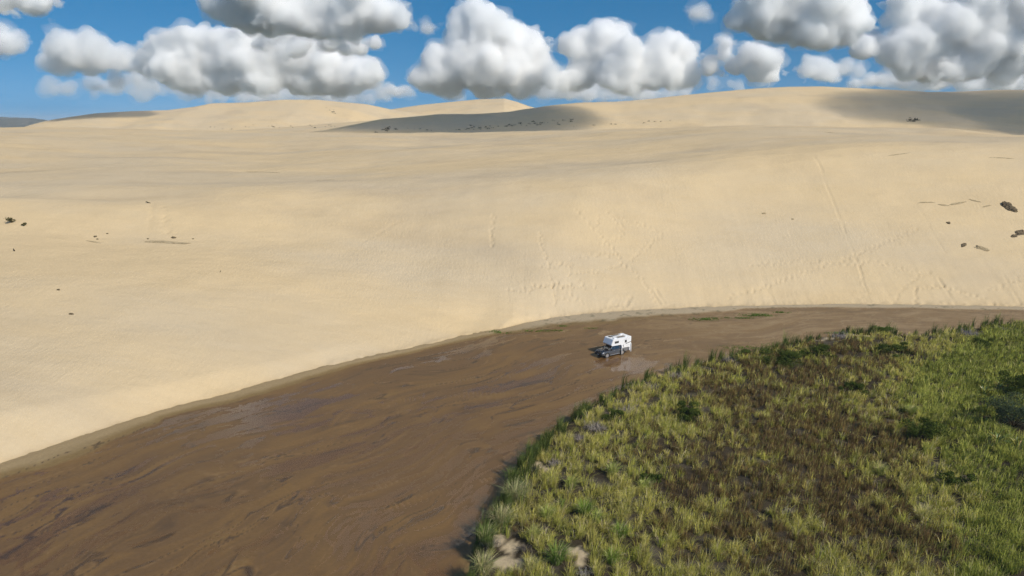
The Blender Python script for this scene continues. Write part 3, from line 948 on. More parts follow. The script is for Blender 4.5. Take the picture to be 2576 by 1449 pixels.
tussock(1222, 1345, 'dark green upright tussock on the stream edge below the straw-coloured one', 320, 1.9, .42, (0.17, 0.2, 0.06), (0.09, 0.14, 0.035), .15, 19)
tussock(1290, 1195, 'dark reedy tussock at the upper end of the overhanging edge', 300, 1.8, .42, (0.17, 0.2, 0.06), (0.08, 0.13, 0.03), .1, 20)

def tube_mesh(paths, sides=5):
    """paths: list of [(x, y, z, r), ...] -> one set of tapered tubes"""
    V, F = [], []
    for p in paths:
        b = len(V)
        for k, (x, y, z, r) in enumerate(p):
            for s in range(sides):
                a = 2 * math.pi * s / sides
                V.append((x + r * math.cos(a), y + r * math.sin(a), z + (r * 0.3 * math.sin(a))))
        for k in range(len(p) - 1):
            for s in range(sides):
                s2 = (s + 1) % sides
                F.append((b + k * sides + s, b + k * sides + s2, b + (k + 1) * sides + s2, b + (k + 1) * sides + s))
    return np.array(V, float), np.array(F)

def shrub(pos, w, h, label, leaves=1500, leaf=0.12, c0=(0.024, 0.042, 0.010), c1=(0.12, 0.155, 0.035), seed=0, name='shrub', cat='shrub', group=None, depth=None, stem_col=(0.06, 0.045, 0.03)):
    R = np.random.default_rng(seed + 300)
    root = empty(name, pos)
    dpt = depth or w
    # lobes give the crown an uneven outline
    nl = 16
    lob = np.stack([R.normal(0, .24, nl) * w, R.normal(0, .24, nl) * dpt, R.uniform(.22, .85, nl) * h], 1)
    lr = R.uniform(.09, .23, nl)
    which = R.integers(0, nl, leaves)
    dv = R.normal(0, 1, (leaves, 3)); dv /= np.linalg.norm(dv, axis=1)[:, None]
    q = np.cbrt(R.random(leaves))[:, None]
    c = lob[which] + dv * q * lr[which][:, None] * np.array([w, dpt, h * 1.1])
    c[:, 2] = np.maximum(c[:, 2], 0.04)
    nrm = dv + R.normal(0, .7, (leaves, 3)); nrm /= np.linalg.norm(nrm, axis=1)[:, None]
    t1 = np.cross(nrm, R.normal(0, 1, (leaves, 3))); t1 /= np.linalg.norm(t1, axis=1)[:, None]
    t2 = np.cross(nrm, t1)
    s = (leaf * R.uniform(.6, 1.3, leaves))[:, None]
    V = np.stack([c - t1 * s, c + t2 * s * .55, c + t1 * s, c - t2 * s * .55], 1).reshape(-1, 3)
    F = (np.arange(leaves) * 4)[:, None] + np.arange(4)
    t = R.random((leaves, 1)) * 0.6 + 0.4 * R.random(nl)[which][:, None]
    col = np.repeat(np.array(c0) * (1 - t) + np.array(c1) * t, 4, 0)
    mesh_np('foliage', V, F, M_LEAF, False, {'Tint': col}, root)
    paths = []
    for k in range(nl):
        e = lob[k]
        m = e * np.array([.45, .45, .5]) + R.normal(0, .04, 3)
        r0 = 0.03 + 0.012 * h
        paths.append([(R.normal(0, .05), R.normal(0, .05), -0.1, r0), (*m, r0 * .6), (*e, r0 * .25)])
    V, F = tube_mesh(paths)
    mesh_np('stem', V, F, M_TWIG, True, {'Tint': np.tile(np.array(stem_col), (len(V), 1))}, root)
    tag(root, label, cat, group)
    KEEP_CLEAR.append((pos[0], pos[1], 0.42 * min(w, dpt)))
    return root

for i, (u, v, w, h, label) in enumerate([
        (1736, 1048, 4.4, 1.5, 'round dark green shrub alone among yellow grass below the camper truck'),
        (1985, 912, 6.4, 1.4, 'widest dark green shrub at the stream edge right of the camper truck'),
        (2055, 895, 3.6, 1.2, 'dark green shrub at the right end of the widest streamside shrub'),
        (2245, 888, 5.2, 1.1, 'dark green shrub behind the bare sandy bank top'),
        (2468, 868, 3.4, 1.0, 'small dark green shrub near the far right end of the bank'),
        (2322, 1098, 4.6, 1.6, 'sprawling dark green shrub between yellow grass and green sedge'),
        (2405, 1222, 2.2, 0.9, 'small very dark round shrub beside the green sedge'),
        (2150, 985, 2.6, 0.9, 'low dark green shrub in the middle of the brown rushes'),
        (1545, 1052, 2.6, 0.9, 'low dark shrub behind the grey dead brush at the stream edge'),
        (1645, 1218, 1.8, 0.7, 'low dark clump of leaves in the shade left of the brown rushes'),
        (2550, 1060, 6.5, 2.0, 'grey-green bushy shrub at the right edge of the picture'),
        (2565, 985, 5.5, 1.7, 'black-green shrub behind the flax at the right edge'),
        (2215, 836, 2.4, 0.9, 'bright green leafy shrub at the tip of the sandy bank')]):
    pos = on_bank(u, v, h * 0.3)
    kw = {}
    if 'grey-green' in label: kw = dict(c0=(0.045, 0.065, 0.04), c1=(0.10, 0.13, 0.075))
    if 'bright green' in label: kw = dict(c0=(0.07, 0.13, 0.02), c1=(0.13, 0.2, 0.04))
    shrub(pos, w * 1.1, h * 1.7, label, int(1100 * w), 0.085, seed=i, group='shrubs on the bank', depth=w * 0.75, **kw)

def dead_shrub(u, v, w, h, label, n=260, seed=0, col=(0.30, 0.265, 0.225)):
    x, y, z = on_bank(u, v, h * 0.35)
    R = np.random.default_rng(seed + 600)
    root = empty('dead_shrub', (x, y, z))
    V, F, C = [], [], []
    az = R.uniform(0, 2 * math.pi, n); el = R.uniform(0.05, 1.3, n)
    P = np.stack([R.normal(0, .22, n) * w, R.normal(0, .18, n) * w, R.uniform(0, .3, n) * h], 1)
    L = R.uniform(.25, .75, n) * w * .5
    c = np.array(col)[None] * R.uniform(.55, 1.25, (n, 1))
    Vb, Fb, Cb = blades(P, L * np.sin(el) + 0.12 * h, np.full(n, 0.03), az, np.clip(np.cos(el) * 1.1, 0, 1.2), c, R, 1.0, (0.02, 0.0))
    tag(mesh_np('twigs', Vb, Fb, M_TWIG, False, {'Tint': Cb}, root), kind='stuff')
    paths = []
    for k in range(7):
        a = k * 0.9 + R.uniform(0, .5)
        ln = R.uniform(.3, .5) * w
        paths.append([(0, 0, -0.08, 0.045), (math.cos(a) * ln * .5, math.sin(a) * ln * .5, h * .35, 0.03), (math.cos(a) * ln, math.sin(a) * ln, h * R.uniform(.3, .9), 0.01)])
    Vt, Ft = tube_mesh(paths, 4)
    mesh_np('branch', Vt, Ft, M_TWIG, True, {'Tint': np.tile(np.array(col) * .8, (len(Vt), 1))}, root)
    tag(root, label, 'dead shrub', 'grey dead brush along the bank edge')
    KEEP_CLEAR.append((x, y, 0.34 * w))

for i, (u, v, w, h, label, *c) in enumerate([
        (1700, 945, 2.8, .9, 'grey dead brush at the stream edge nearest the camper truck'),
        (1640, 975, 2.4, .8, 'second clump of grey dead brush below the camper truck'),
        (1575, 1030, 2.6, .9, 'dark grey dead brush beside the low dark shrub on the edge'),
        (1500, 1075, 3.2, 1.0, 'largest clump of pale grey dead brush on the bank edge', (0.36, 0.315, 0.27)),
        (1455, 1100, 2.2, .8, 'pale purple-grey dead brush left of the largest clump', (0.34, 0.29, 0.26)),
        (1395, 1165, 2.0, .7, 'dead grey twigs just above the upper bare sand ledge'),
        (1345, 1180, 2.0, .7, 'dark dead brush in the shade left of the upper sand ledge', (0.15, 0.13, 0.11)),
        (1240, 1365, 1.7, .6, 'dead grey brush at the top of the lower sand hollow', (0.28, 0.25, 0.22)),
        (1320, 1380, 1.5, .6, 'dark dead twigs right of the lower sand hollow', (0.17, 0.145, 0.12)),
        (1835, 905, 2.6, .8, 'grey dead brush poking over the edge right of the camper truck'),
        (2115, 848, 4.0, .8, 'grey dead brush lying on top of the bare sandy bank', (0.27, 0.25, 0.25)),
        (2440, 840, 3.8, .8, 'grey dead brush on the far right skyline of the bank', (0.26, 0.24, 0.24)),
        (2340, 850, 3.0, .8, 'dark dead brush on the skyline left of the small dark shrub', (0.14, 0.12, 0.11)),
        (2520, 828, 2.6, .8, 'dead brush at the extreme right of the bank skyline', (0.2, 0.18, 0.18)),
        (1985, 1288, 2.0, .6, 'small grey dead bush in the middle of the lower rushes', (0.26, 0.235, 0.2)),
        (1470, 1440, 1.8, .5, 'flat grey dead twigs at the bottom edge of the picture', (0.3, 0.28, 0.25))]):
    dead_shrub(u, v, w, h, label, int(90 * w), i, *c)

# flax with long strap leaves
def flax(u, v, label, n=26, L=1.9, seed=0):
    x, y, z = on_bank(u, v, 0.6)
    R = random.Random(seed + 77)
    root = empty('flax_plant', (x, y, z))
    mats = []
    for nm, c in (('flax_leaf_green', (0.13, 0.2, 0.05)), ('flax_leaf_yellow', (0.34, 0.3, 0.06)), ('flax_leaf_orange', (0.4, 0.2, 0.03))):
        m, N, out = material(nm); principled(N, out, c, 0.35, spec=0.5); mats.append(m)
    meshes = []
    for m in mats:
        bm = bmesh.new(); rows = []
        for k in range(7):
            t = k / 6.0
            ww = 0.055 * (1 - t) ** 0.6 + 0.004
            px = 0.12 + 1.05 * t ** 1.6 * L * 0.55; pz = L * (t - 0.42 * t ** 2.6)
            rows.append([bm.verts.new((px, -ww, pz + 0.025)), bm.verts.new((px, 0, pz)), bm.verts.new((px, ww, pz + 0.025))])
        for a, b in zip(rows, rows[1:]):
            bm.faces.new((a[0], a[1], b[1], b[0])); bm.faces.new((a[1], a[2], b[2], b[1]))
        me = bpy.data.meshes.new('leaf'); bm.to_mesh(me); bm.free(); me.materials.append(m); meshes.append(me)
    for k in range(n):
        o = bpy.data.objects.new('leaf', meshes[R.choices((0, 1, 2), (6, 2, 0.8))[0]])
        link(o, root)
        o.rotation_euler = (R.uniform(-.2, .2), R.uniform(-.45, .25), k * 2.4)
        s = R.uniform(.6, 1.1); o.scale = (s, 1.3, s)
    tag(root, label, 'flax', 'flax plants at the right edge')
    KEEP_CLEAR.append((x, y, 0.7))
flax(2478, 985, 'flax with green and orange strap leaves behind the sedge', 26, 2.0, 1)
flax(2515, 975, 'flax right of the orange-leaved one, half hidden by sedge', 22, 1.8, 2)
flax(2510, 1105, 'flax with yellow-tipped strap leaves low on the right edge', 26, 2.0, 3)
flax(2560, 1118, 'flax cut by the right edge of the picture', 22, 2.0, 4)

build_grass()

# low green weed on the damp strand
def weed(u, v, w, d, n, seed):
    x, y, _ = (float(q) for q in G(u, v, 0.05))
    R = np.random.default_rng(seed + 40)
    px = R.normal(0, .42, n) * w; py = R.normal(0, .36, n) * d
    k = fbm((x + px) / 0.8, (y + py) / 0.8, 301, 2) > -0.25
    px, py = px[k], py[k]; n = len(px)
    bz = bed_height(x + px, y + py)[0]
    P = np.stack([px, py, bz - 0.01], 1)
    c = np.array([0.11, 0.19, 0.03])[None] * R.uniform(.6, 1.3, (n, 1))
    V, F, C = blades(P, R.uniform(.08, .26, n), np.full(n, .07), R.uniform(0, 6.28, n), np.abs(R.normal(.6, .3, n)), c, R)
    o = mesh_np('shore_weed', V, F, M_GRASS, False, {'Tint': C})
    o.location = (x, y, 0)
    tag(o, kind='stuff')
for k, (u, v, w, d, n) in enumerate([(1905, 793, 3.6, 1.6, 900), (1968, 786, 2.0, .8, 300), (1872, 800, 2.6, .6, 260), (1770, 803, 3.4, 1.6, 700), (1812, 800, 2.4, .8, 200), (1258, 838, 2.4, .8, 300),
                                     (1345, 833, 3.5, .6, 220), (1395, 831, 3.0, .5, 160), (1415, 821, 1.2, .5, 90), (1480, 826, 2.5, .5, 90), (1880, 876, 7.0, 2.6, 700), (1985, 868, 4.5, 2.0, 500), (2140, 838, 5.5, 1.3, 900), (2200, 838, 3.0, 1.6, 500)]):
    weed(u, v, w, d, n, k)

# ------------------------------------------------------------------ camper truck in the shallow stream
def paint(name, col, rough=0.35, metallic=0.0, coat=0.0, spec=0.5, dirt=0.0, mud=False):
    m, N, out = material(name)
    geo = N.new('ShaderNodeTexCoord')
    n = N.noise(geo.outputs['Object'], 3.0, 5, 0.6)
    c = N.mix(N.maprange(n, 0.45, 0.75, 0, 0.12 + dirt), (*col, 1), (col[0] * .6 + .03, col[1] * .6 + .02, col[2] * .6 + .01, 1))
    # dried mud thrown up over the lowest panels
    if mud:
        sp = N.new('ShaderNodeSeparateXYZ'); N.set(sp.inputs[0], geo.outputs['Object'])
        mk = N.math('MULTIPLY', N.maprange(sp.outputs[2], 0.35, 0.85, 1.0, 0.0), N.maprange(N.noise(geo.outputs['Object'], 5.0, 5, 0.7), 0.4, 0.62))
        c = N.mix(N.math('MULTIPLY', mk, 0.8), c, (0.16, 0.11, 0.06, 1))
    principled(N, out, c, rough, metallic, spec, coat=coat)
    return m
TM = dict(
    grey=paint('truck_grey_paint', (0.13, 0.15, 0.18), 0.28, 0.55, 0.6, dirt=.15, mud=True),
    tub=paint('truck_tub_paint', (0.30, 0.31, 0.33), 0.35, 0.5, 0.4, dirt=.15, mud=True),
    black=paint('black_paint', (0.012, 0.013, 0.018), 0.22, 0.0, 0.5),
    plastic=paint('black_plastic', (0.02, 0.02, 0.021), 0.6),
    rubber=paint('tyre_rubber', (0.022, 0.021, 0.02), 0.85, spec=.2),
    alloy=paint('alloy_silver', (0.72, 0.72, 0.73), 0.3, 0.8),
    glass=paint('tinted_glass', (0.015, 0.018, 0.022), 0.06, 0.0, 1.0, 0.8),
    acrylic=paint('grey_acrylic_window', (0.06, 0.062, 0.066), 0.15, 0.0, 0.6),
    white=paint('camper_white', (0.82, 0.83, 0.84), 0.3, 0.0, 0.3, dirt=.02, mud=True),
    solar=paint('solar_cells', (0.018, 0.022, 0.035), 0.12, 0.0, 0.8),
    lamp=paint('headlamp_lens', (0.75, 0.77, 0.8), 0.1, 0.3, 1.0),
    red=paint('tail_lamp', (0.4, 0.02, 0.02), 0.2, 0.0, .6),
    orange=paint('marker_lamp', (0.6, 0.2, 0.02), 0.3),
    plate=paint('plate_white', (0.7, 0.7, 0.7), 0.4),
    decal=paint('decal_black', (0.02, 0.02, 0.02), 0.4),
    decalg=paint('decal_grey', (0.32, 0.33, 0.35), 0.4))

def bmobj(name, bm, mat, parent, smooth_shade=False, bevel=0.0, seg=2):
    if bevel > 0:
        bmesh.ops.bevel(bm, geom=list(bm.edges), offset=bevel, segments=seg, affect='EDGES', clamp_overlap=True, profile=0.6)
    bmesh.ops.recalc_face_normals(bm, faces=bm.faces)
    me = bpy.data.meshes.new(name); bm.to_mesh(me); bm.free()
    if smooth_shade:
        for p in me.polygons: p.use_smooth = True
    me.materials.append(mat)
    return link(bpy.data.objects.new(name, me), parent)

def box(name, x0, x1, y0, y1, z0, z1, mat, parent, bevel=0.02, seg=2):
    bm = bmesh.new()
    bmesh.ops.create_cube(bm, size=1.0, matrix=Matrix.Translation(((x0 + x1) / 2, (y0 + y1) / 2, (z0 + z1) / 2)) @ Matrix.Diagonal((x1 - x0, y1 - y0, z1 - z0, 1)))
    return bmobj(name, bm, mat, parent, False, bevel, seg)

def prism(name, prof, y0, y1, mat, parent, bevel=0.02, taper=None):
    """side profile (x, z) run from y0 to y1; taper(x, z) narrows it"""
    bm = bmesh.new()
    f = taper or (lambda x, z: 1.0)
    a = [bm.verts.new((x, y0 * f(x, z), z)) for x, z in prof]
    b = [bm.verts.new((x, y1 * f(x, z), z)) for x, z in prof]
    n = len(prof)
    bm.faces.new(a); bm.faces.new(b[::-1])
    for i in range(n):
        j = (i + 1) % n
        bm.faces.new((a[j], a[i], b[i], b[j]))
    return bmobj(name, bm, mat, parent, False, bevel)

def panel(name, pts, mat, parent, thick=0.012, nrm=None):
    """thin solid panel from a planar outline"""
    P = [Vector(p) for p in pts]
    n = (P[1] - P[0]).cross(P[2] - P[0]).normalized() if nrm is None else Vector(nrm)
    bm = bmesh.new()
    a = [bm.verts.new(p - n * thick) for p in P]; b = [bm.verts.new(p + n * thick) for p in P]
    bm.faces.new(a[::-1]); bm.faces.new(b)
    for i in range(len(P)):
        j = (i + 1) % len(P)
        bm.faces.new((a[i], a[j], b[j], b[i]))
    return bmobj(name, bm, mat, parent)

def lathe(name, prof, cx, cy, cz, mat, parent, seg=28):
    """profile (radius, y) spun about the lateral axis"""
    bm = bmesh.new(); rings = []
    for r, y in prof:
        rings.append([bm.verts.new((cx + r * math.cos(2 * math.pi * k / seg), cy + y, cz + r * math.sin(2 * math.pi * k / seg))) for k in range(seg)])
    for a, b in zip(rings, rings[1:]):
        for k in range(seg):
            bm.faces.new((a[k], a[(k + 1) % seg], b[(k + 1) % seg], b[k]))
    bm.faces.new(rings[0]); bm.faces.new(rings[-1][::-1])
    return bmobj(name, bm, mat, parent, True)

def build_truck():
    fx, fy, _ = (float(q) for q in G(1525.7, 899.8)); bx, by, _ = (float(q) for q in G(1564.6, 891.2))
    head = math.atan2(fy - by, fx - bx)
    ch, sh = math.cos(head), math.sin(head)
    mx, my = (fx + bx) / 2, (fy + by) / 2
    cx, cy = mx + sh * 0.80, my - ch * 0.80                   # from the near wheels to the middle of the truck
    T = empty('camper_truck', (cx, cy, -0.03), head)
    tag(T, 'dark grey pickup with white camper body and roof solar panels in shallow stream', 'camper truck')
    def wid(x, z):
        w = 1.0
        if x > 1.6: w -= 0.10 * ((x - 1.6) / 0.95) ** 2
        if z < 0.6: w -= 0.05
        return w
    # lower body with cut-outs over the wheels
    def arch(cxw, r=0.47, n=9):
        return [(cxw + r * math.cos(a), 0.40 + r * math.sin(a)) for a in [math.radians(10 + 160 * k / (n - 1)) for k in range(n)]]
    prof = [(2.50, 0.52), (2.53, 0.78), (2.46, 0.96), (2.2, 1.06), (1.15, 1.16), (0.0, 1.12), (-1.14, 1.12), (-1.14, 0.36), (-0.9, 0.36), (0.9, 0.36)]
    prof = prof[:-2] + [(-0.95, 0.33), (1.05, 0.33)] + [(x, z) for x, z in arch(1.55)][::-1] + [(2.08, 0.46)]
    prism('body', prof, -0.93, 0.93, TM['grey'], T, 0.03, wid)
    for s in (-1, 1):                                         # dark wheel wells
        lathe('wheel_arch', [(0.47, -0.03), (0.50, 0.0), (0.50, 0.025), (0.45, 0.03)], 1.55, s * 0.915, 0.43, TM['plastic'], T)
        lathe('wheel_arch', [(0.47, -0.03), (0.50, 0.0), (0.50, 0.025), (0.45, 0.03)], -1.55, s * 0.915, 0.43, TM['plastic'], T)
    box('underbody', -2.6, 2.2, -0.62, 0.62, 0.30, 0.55, TM['plastic'], T, 0.03)
    # bonnet
    bm = bmesh.new()
    pts = [(2.44, .66, .99), (2.30, .76, 1.055), (1.75, .80, 1.125), (1.02, .80, 1.185)]
    rows = []
    for x, w, z in pts:
        rows.append([bm.verts.new((x, -w, z - .01)), bm.verts.new((x, -w * .6, z + .03)), bm.verts.new((x, 0, z + .045)), bm.verts.new((x, w * .6, z + .03)), bm.verts.new((x, w, z - .01))])
    for a, b in zip(rows, rows[1:]):
        for k in range(4): bm.faces.new((a[k], a[k + 1], b[k + 1], b[k]))
    bmobj('bonnet', bm, TM['black'], T, True)
    # cabin
    cab = prism('cabin', [(1.05, 1.13), (0.98, 1.2), (0.36, 1.70), (0.15, 1.76), (-0.95, 1.77), (-1.08, 1.70), (-1.13, 1.13)], -0.88, 0.88, TM['grey'], T, 0.03,
                lambda x, z: 1.0 - 0.20 * max(0, (z - 1.13)) / 0.64)
    panel('windscreen', [(1.00, -.76, 1.21), (1.00, .76, 1.21), (0.37, .66, 1.695), (0.37, -.66, 1.695)], TM['glass'], T, 0.012)
    panel('rear_window', [(-1.125, -.6, 1.3), (-1.125, .6, 1.3), (-1.10, .55, 1.65), (-1.10, -.55, 1.65)], TM['glass'], T, 0.012)
    for s in (-1, 1):
        def yy(z): return s * (0.885 * (1.0 - 0.20 * (z - 1.13) / 0.64))
        def quad(pts): return [(x, yy(z), z) for x, z in (pts if s > 0 else pts[::-1])]
        d1 = panel('door', [(x, s * 0.925, z) for x, z in ([(0.93, .50), (0.93, 1.10), (-.05, 1.10), (-.05, .50)])], TM['grey'], T, 0.012, (0, 1, 0))
        d2 = panel('door', [(x, s * 0.925, z) for x, z in ([(-.08, .50), (-.08, 1.10), (-1.02, 1.10), (-.86, .75), (-.80, .50)])], TM['grey'], T, 0.012, (0, 1, 0))
        box('handle', 0.0, 0.2, s * 0.945 - .012, s * 0.945 + .012, .96, 1.0, TM['alloy'], d1, 0.006)
        box('handle', -.98, -.78, s * 0.945 - .012, s * 0.945 + .012, .96, 1.0, TM['alloy'], d2, 0.006)
        panel('side_window', quad([(0.80, 1.20), (0.32, 1.63), (0.0, 1.66), (0.0, 1.17)]), TM['glass'], T, 0.01)
        panel('side_window', quad([(-.07, 1.17), (-.07, 1.66), (-.88, 1.66), (-.98, 1.20)]), TM['glass'], T, 0.01)
        mir = box('door_mirror', 0.72, 0.86, s * 0.90 if s > 0 else s * 1.14, s * 1.14 if s > 0 else s * 0.90, 1.14, 1.36, TM['plastic'], T, 0.04)
        box('side_step', -0.95, 1.0, s * .97 - .06, s * .97 + .06, .36, .42, TM['alloy'], T, 0.015)
        hl = prism('headlight', [(2.50, .82), (2.44, .95), (2.10, 1.0), (2.18, .86)], s * .60, s * .885, TM['lamp'], T, 0.015)
        box('tail_light', -2.79, -2.74, s * .78 - .07, s * .78 + .07, .75, 1.1, TM['red'], T, 0.01)
        box('fog_lamp', 2.5, 2.56, s * .62 - .07, s * .62 + .07, .55, .64, TM['lamp'], T, 0.02)
        for ax in (1.55, -1.55):
            W = bpy.data.objects.new('wheel', None); W.empty_display_size = .2
            link(W, T)
            W.location = (ax, s * 0.80, 0.40)
            lathe('tyre', [(0.27, -.125), (0.36, -.135), (0.395, -.10), (0.40, -.05), (0.40, .05), (0.395, .10), (0.36, .135), (0.27, .125)], 0, 0, 0, TM['rubber'], W, 32)
            o = s * 0.135
            bm = bmesh.new()
            for k in range(6):                                # six broad spokes
                a = k * math.pi / 3
                M = Matrix.Translation((0, o, 0)) @ Matrix.Rotation(a, 4, 'Y') @ Matrix.Translation((0.145, 0, 0)) @ Matrix.Diagonal((0.24, 0.03, 0.12, 1))
                bmesh.ops.create_cube(bm, size=1.0, matrix=M)
            bmesh.ops.create_cone(bm, cap_ends=True, segments=20, radius1=.075, radius2=.06, depth=.05, matrix=Matrix.Translation((0, o + s * .01, 0)) @ Matrix.Rotation(math.pi / 2, 4, 'X'))
            seg = 28
            r0 = [bm.verts.new((.245 * math.cos(2 * math.pi * k / seg), o + s * .02, .245 * math.sin(2 * math.pi * k / seg))) for k in range(seg)]
            r1 = [bm.verts.new((.285 * math.cos(2 * math.pi * k / seg), o + s * .02, .285 * math.sin(2 * math.pi * k / seg))) for k in range(seg)]
            r2 = [bm.verts.new((.26 * math.cos(2 * math.pi * k / seg), o - s * .02, .26 * math.sin(2 * math.pi * k / seg))) for k in range(seg)]
            for k in range(seg):
                j = (k + 1) % seg
                bm.faces.new((r0[k], r0[j], r1[j], r1[k])); bm.faces.new((r0[k], r2[k], r2[j], r0[j]))
            bmobj('rim', bm, TM['alloy'], W)
            lathe('brake_drum', [(0.25, -.006), (0.25, .006)], 0, o - s * .006, 0, TM['plastic'], W, 20)
    # grille, bumper and guard
    box('grille', 2.47, 2.55, -.56, .56, .76, .97, TM['plastic'], T, 0.02)
    box('badge', 2.55, 2.565, -.16, .16, .84, .90, TM['alloy'], T, 0.004)
    box('front_bumper', 2.36, 2.66, -.88, .88, .44, .72, TM['plastic'], T, 0.05)
    box('number_plate', 2.66, 2.672, -.18, .18, .52, .63, TM['plate'], T, 0.004)
    bm = bmesh.new()
    for (p, q) in (((2.66, -.5, .95), (2.66, .5, .95)), ((2.66, -.5, .6), (2.66, -.5, .95)), ((2.66, .5, .6), (2.66, .5, .95))):
        p, q = Vector(p), Vector(q); d = q - p
        bmesh.ops.create_cone(bm, cap_ends=True, segments=10, radius1=.032, radius2=.032, depth=d.length, matrix=Matrix.Translation((p + q) / 2) @ d.to_track_quat('Z', 'Y').to_matrix().to_4x4())
    bmobj('bull_bar', bm, TM['plastic'], T, True)
    # tub
    tubp = [(-2.76, .55), (-2.76, 1.18), (-1.18, 1.18), (-1.18, .42), (-1.02, .36)]
    tubp = [(-1.18, .36), (-1.18, 1.17), (-2.77, 1.17), (-2.77, .55)] + [(-1.55 + .47 * math.cos(math.radians(a)), .40 + .47 * math.sin(math.radians(a))) for a in (170, 145, 120, 95, 70, 45, 20)]
    tub = prism('tub', tubp[:4] + [(x, z) for x, z in tubp[4:]], -0.92, 0.92, TM['tub'], T, 0.02)
    box('tailgate', -2.80, -2.77, -.72, .72, .66, 1.15, TM['tub'], T, 0.01)
    box('rear_bumper', -2.95, -2.78, -.85, .85, .42, .56, TM['plastic'], T, 0.03)
    # camper body
    cp = [(-3.22, .52), (-3.22, 2.86), (0.36, 2.90), (0.50, 2.84), (0.88, 2.02), (0.82, 1.86), (0.70, 1.82), (-1.16, 1.82), (-1.16, 1.20), (-2.84, 1.20), (-2.84, .55)]
    C = prism('camper_shell', cp, -1.06, 1.06, TM['white'], T, 0.035)
    box('front_panel', 0, 0, 0, 0, 0, 0, TM['white'], C, 0) if False else None
    f = lambda x, z: x
    # raked front of the over-cab bed
    panel('front_panel', [(0.895, -.97, 2.05), (0.895, .97, 2.05), (0.535, .97, 2.80), (0.535, -.97, 2.80)], TM['white'], C, 0.012)
    for y in (-.25, .25):
        box('marker_light', .86, .90, y - .05, y + .05, 1.92, 1.96, TM['orange'], C, .006)
    for s in (-1, 1):
        y = s * 1.062
        w1 = box('window', -0.62, 0.22, y - .018, y + .018, 2.16, 2.52, TM['plastic'], C, .015)
        box('pane', -0.57, 0.17, s * 1.085 - .006, s * 1.085 + .006, 2.20, 2.48, TM['acrylic'], w1, .004)
        w2 = box('window', -2.28, -1.88, y - .018, y + .018, 2.0, 2.44, TM['plastic'], C, .015)
        box('pane', -2.24, -1.92, s * 1.085 - .006, s * 1.085 + .006, 2.04, 2.40, TM['acrylic'], w2, .004)
        def flat(name, pts, mat): return panel(name, [(x, s * 1.066, z) for x, z in pts], mat, C, 0.004, (0, 1, 0))
        flat('stripe', [(-3.20, 1.93), (-3.20, 2.03), (-2.85, 1.99), (-2.15, 1.86), (-1.95, 1.76), (-2.2, 1.78), (-2.8, 1.88)], TM['decal'])
        flat('stripe', [(-1.70, 1.72), (-1.55, 1.70), (-1.48, 1.60), (-1.60, 1.50), (-1.55, 1.36), (-1.64, 1.34), (-1.70, 1.50), (-1.60, 1.60)], TM['decal'])
        flat('stripe', [(-2.5, 2.78), (-2.44, 2.79), (-1.62, 2.42), (-1.66, 2.40)], TM['decalg'])
        flat('stripe', [(-2.95, 2.66), (-2.90, 2.66), (-2.38, 2.36), (-2.42, 2.34)], TM['decalg'])
        flat('stripe', [(-2.75, 1.50), (-2.75, 1.53), (-2.2, 1.51), (-2.2, 1.48)], TM['decalg'])
        flat('skirt_vent', [(-3.0, .9), (-3.0, 1.1), (-2.92, 1.1), (-2.92, .9)], TM['decalg'])
        for xj, z0 in ((-1.24, .24), (-3.14, .36)):
            j = box('jack_leg', xj - .05, xj + .05, s * 1.12 - .05, s * 1.12 + .05, z0, 1.72, TM['white'], C, .012)
            box('foot', xj - .07, xj + .07, s * 1.12 - .07, s * 1.12 + .07, z0 - .03, z0, TM['alloy'], j, .006)
    zr = lambda x: 2.86 + 0.04 * (x + 3.22) / 3.58
    for y0, y1, x0, x1 in ((-.86, -.30, -1.95, -.62), (.26, .84, -2.15, -.65)):
        p = box('solar_panel', x0, x1, y0, y1, 2.93, 2.965, TM['alloy'], C, .006)
        box('cells', x0 + .03, x1 - .03, y0 + .03, y1 - .03, 2.965, 2.971, TM['solar'], p, 0)
    h = box('roof_hatch', -.42, .18, -.72, -.20, 2.90, 2.965, TM['plastic'], C, .02)
    box('pane', -.36, .12, -.66, -.26, 2.965, 2.985, TM['acrylic'], h, .01)
    box('roof_box', -.35, .15, .30, .85, 2.89, 3.02, TM['white'], C, .06, 3)
    lathe2 = bmesh.new(); bmesh.ops.create_cone(lathe2, cap_ends=True, segments=20, radius1=.2, radius2=.15, depth=.1, matrix=Matrix.Translation((-2.35, -.55, 2.92)))
    bmobj('roof_vent', lathe2, TM['white'], C, False, .01)
    lathe2 = bmesh.new(); bmesh.ops.create_cone(lathe2, cap_ends=True, segments=20, radius1=.2, radius2=.15, depth=.1, matrix=Matrix.Translation((-2.5, .5, 2.92)))
    bmobj('roof_vent', lathe2, TM['white'], C, False, .01)
    d = box('entry_door', -3.245, -3.222, -.35, .35, .75, 2.5, TM['white'], C, .008)
    box('handle', -3.27, -3.245, .2, .3, 1.6, 1.66, TM['plastic'], d, .006)
    # washed hollows round the tyres would be under water; a snorkel runs up the far pillar
    return T
build_truck()

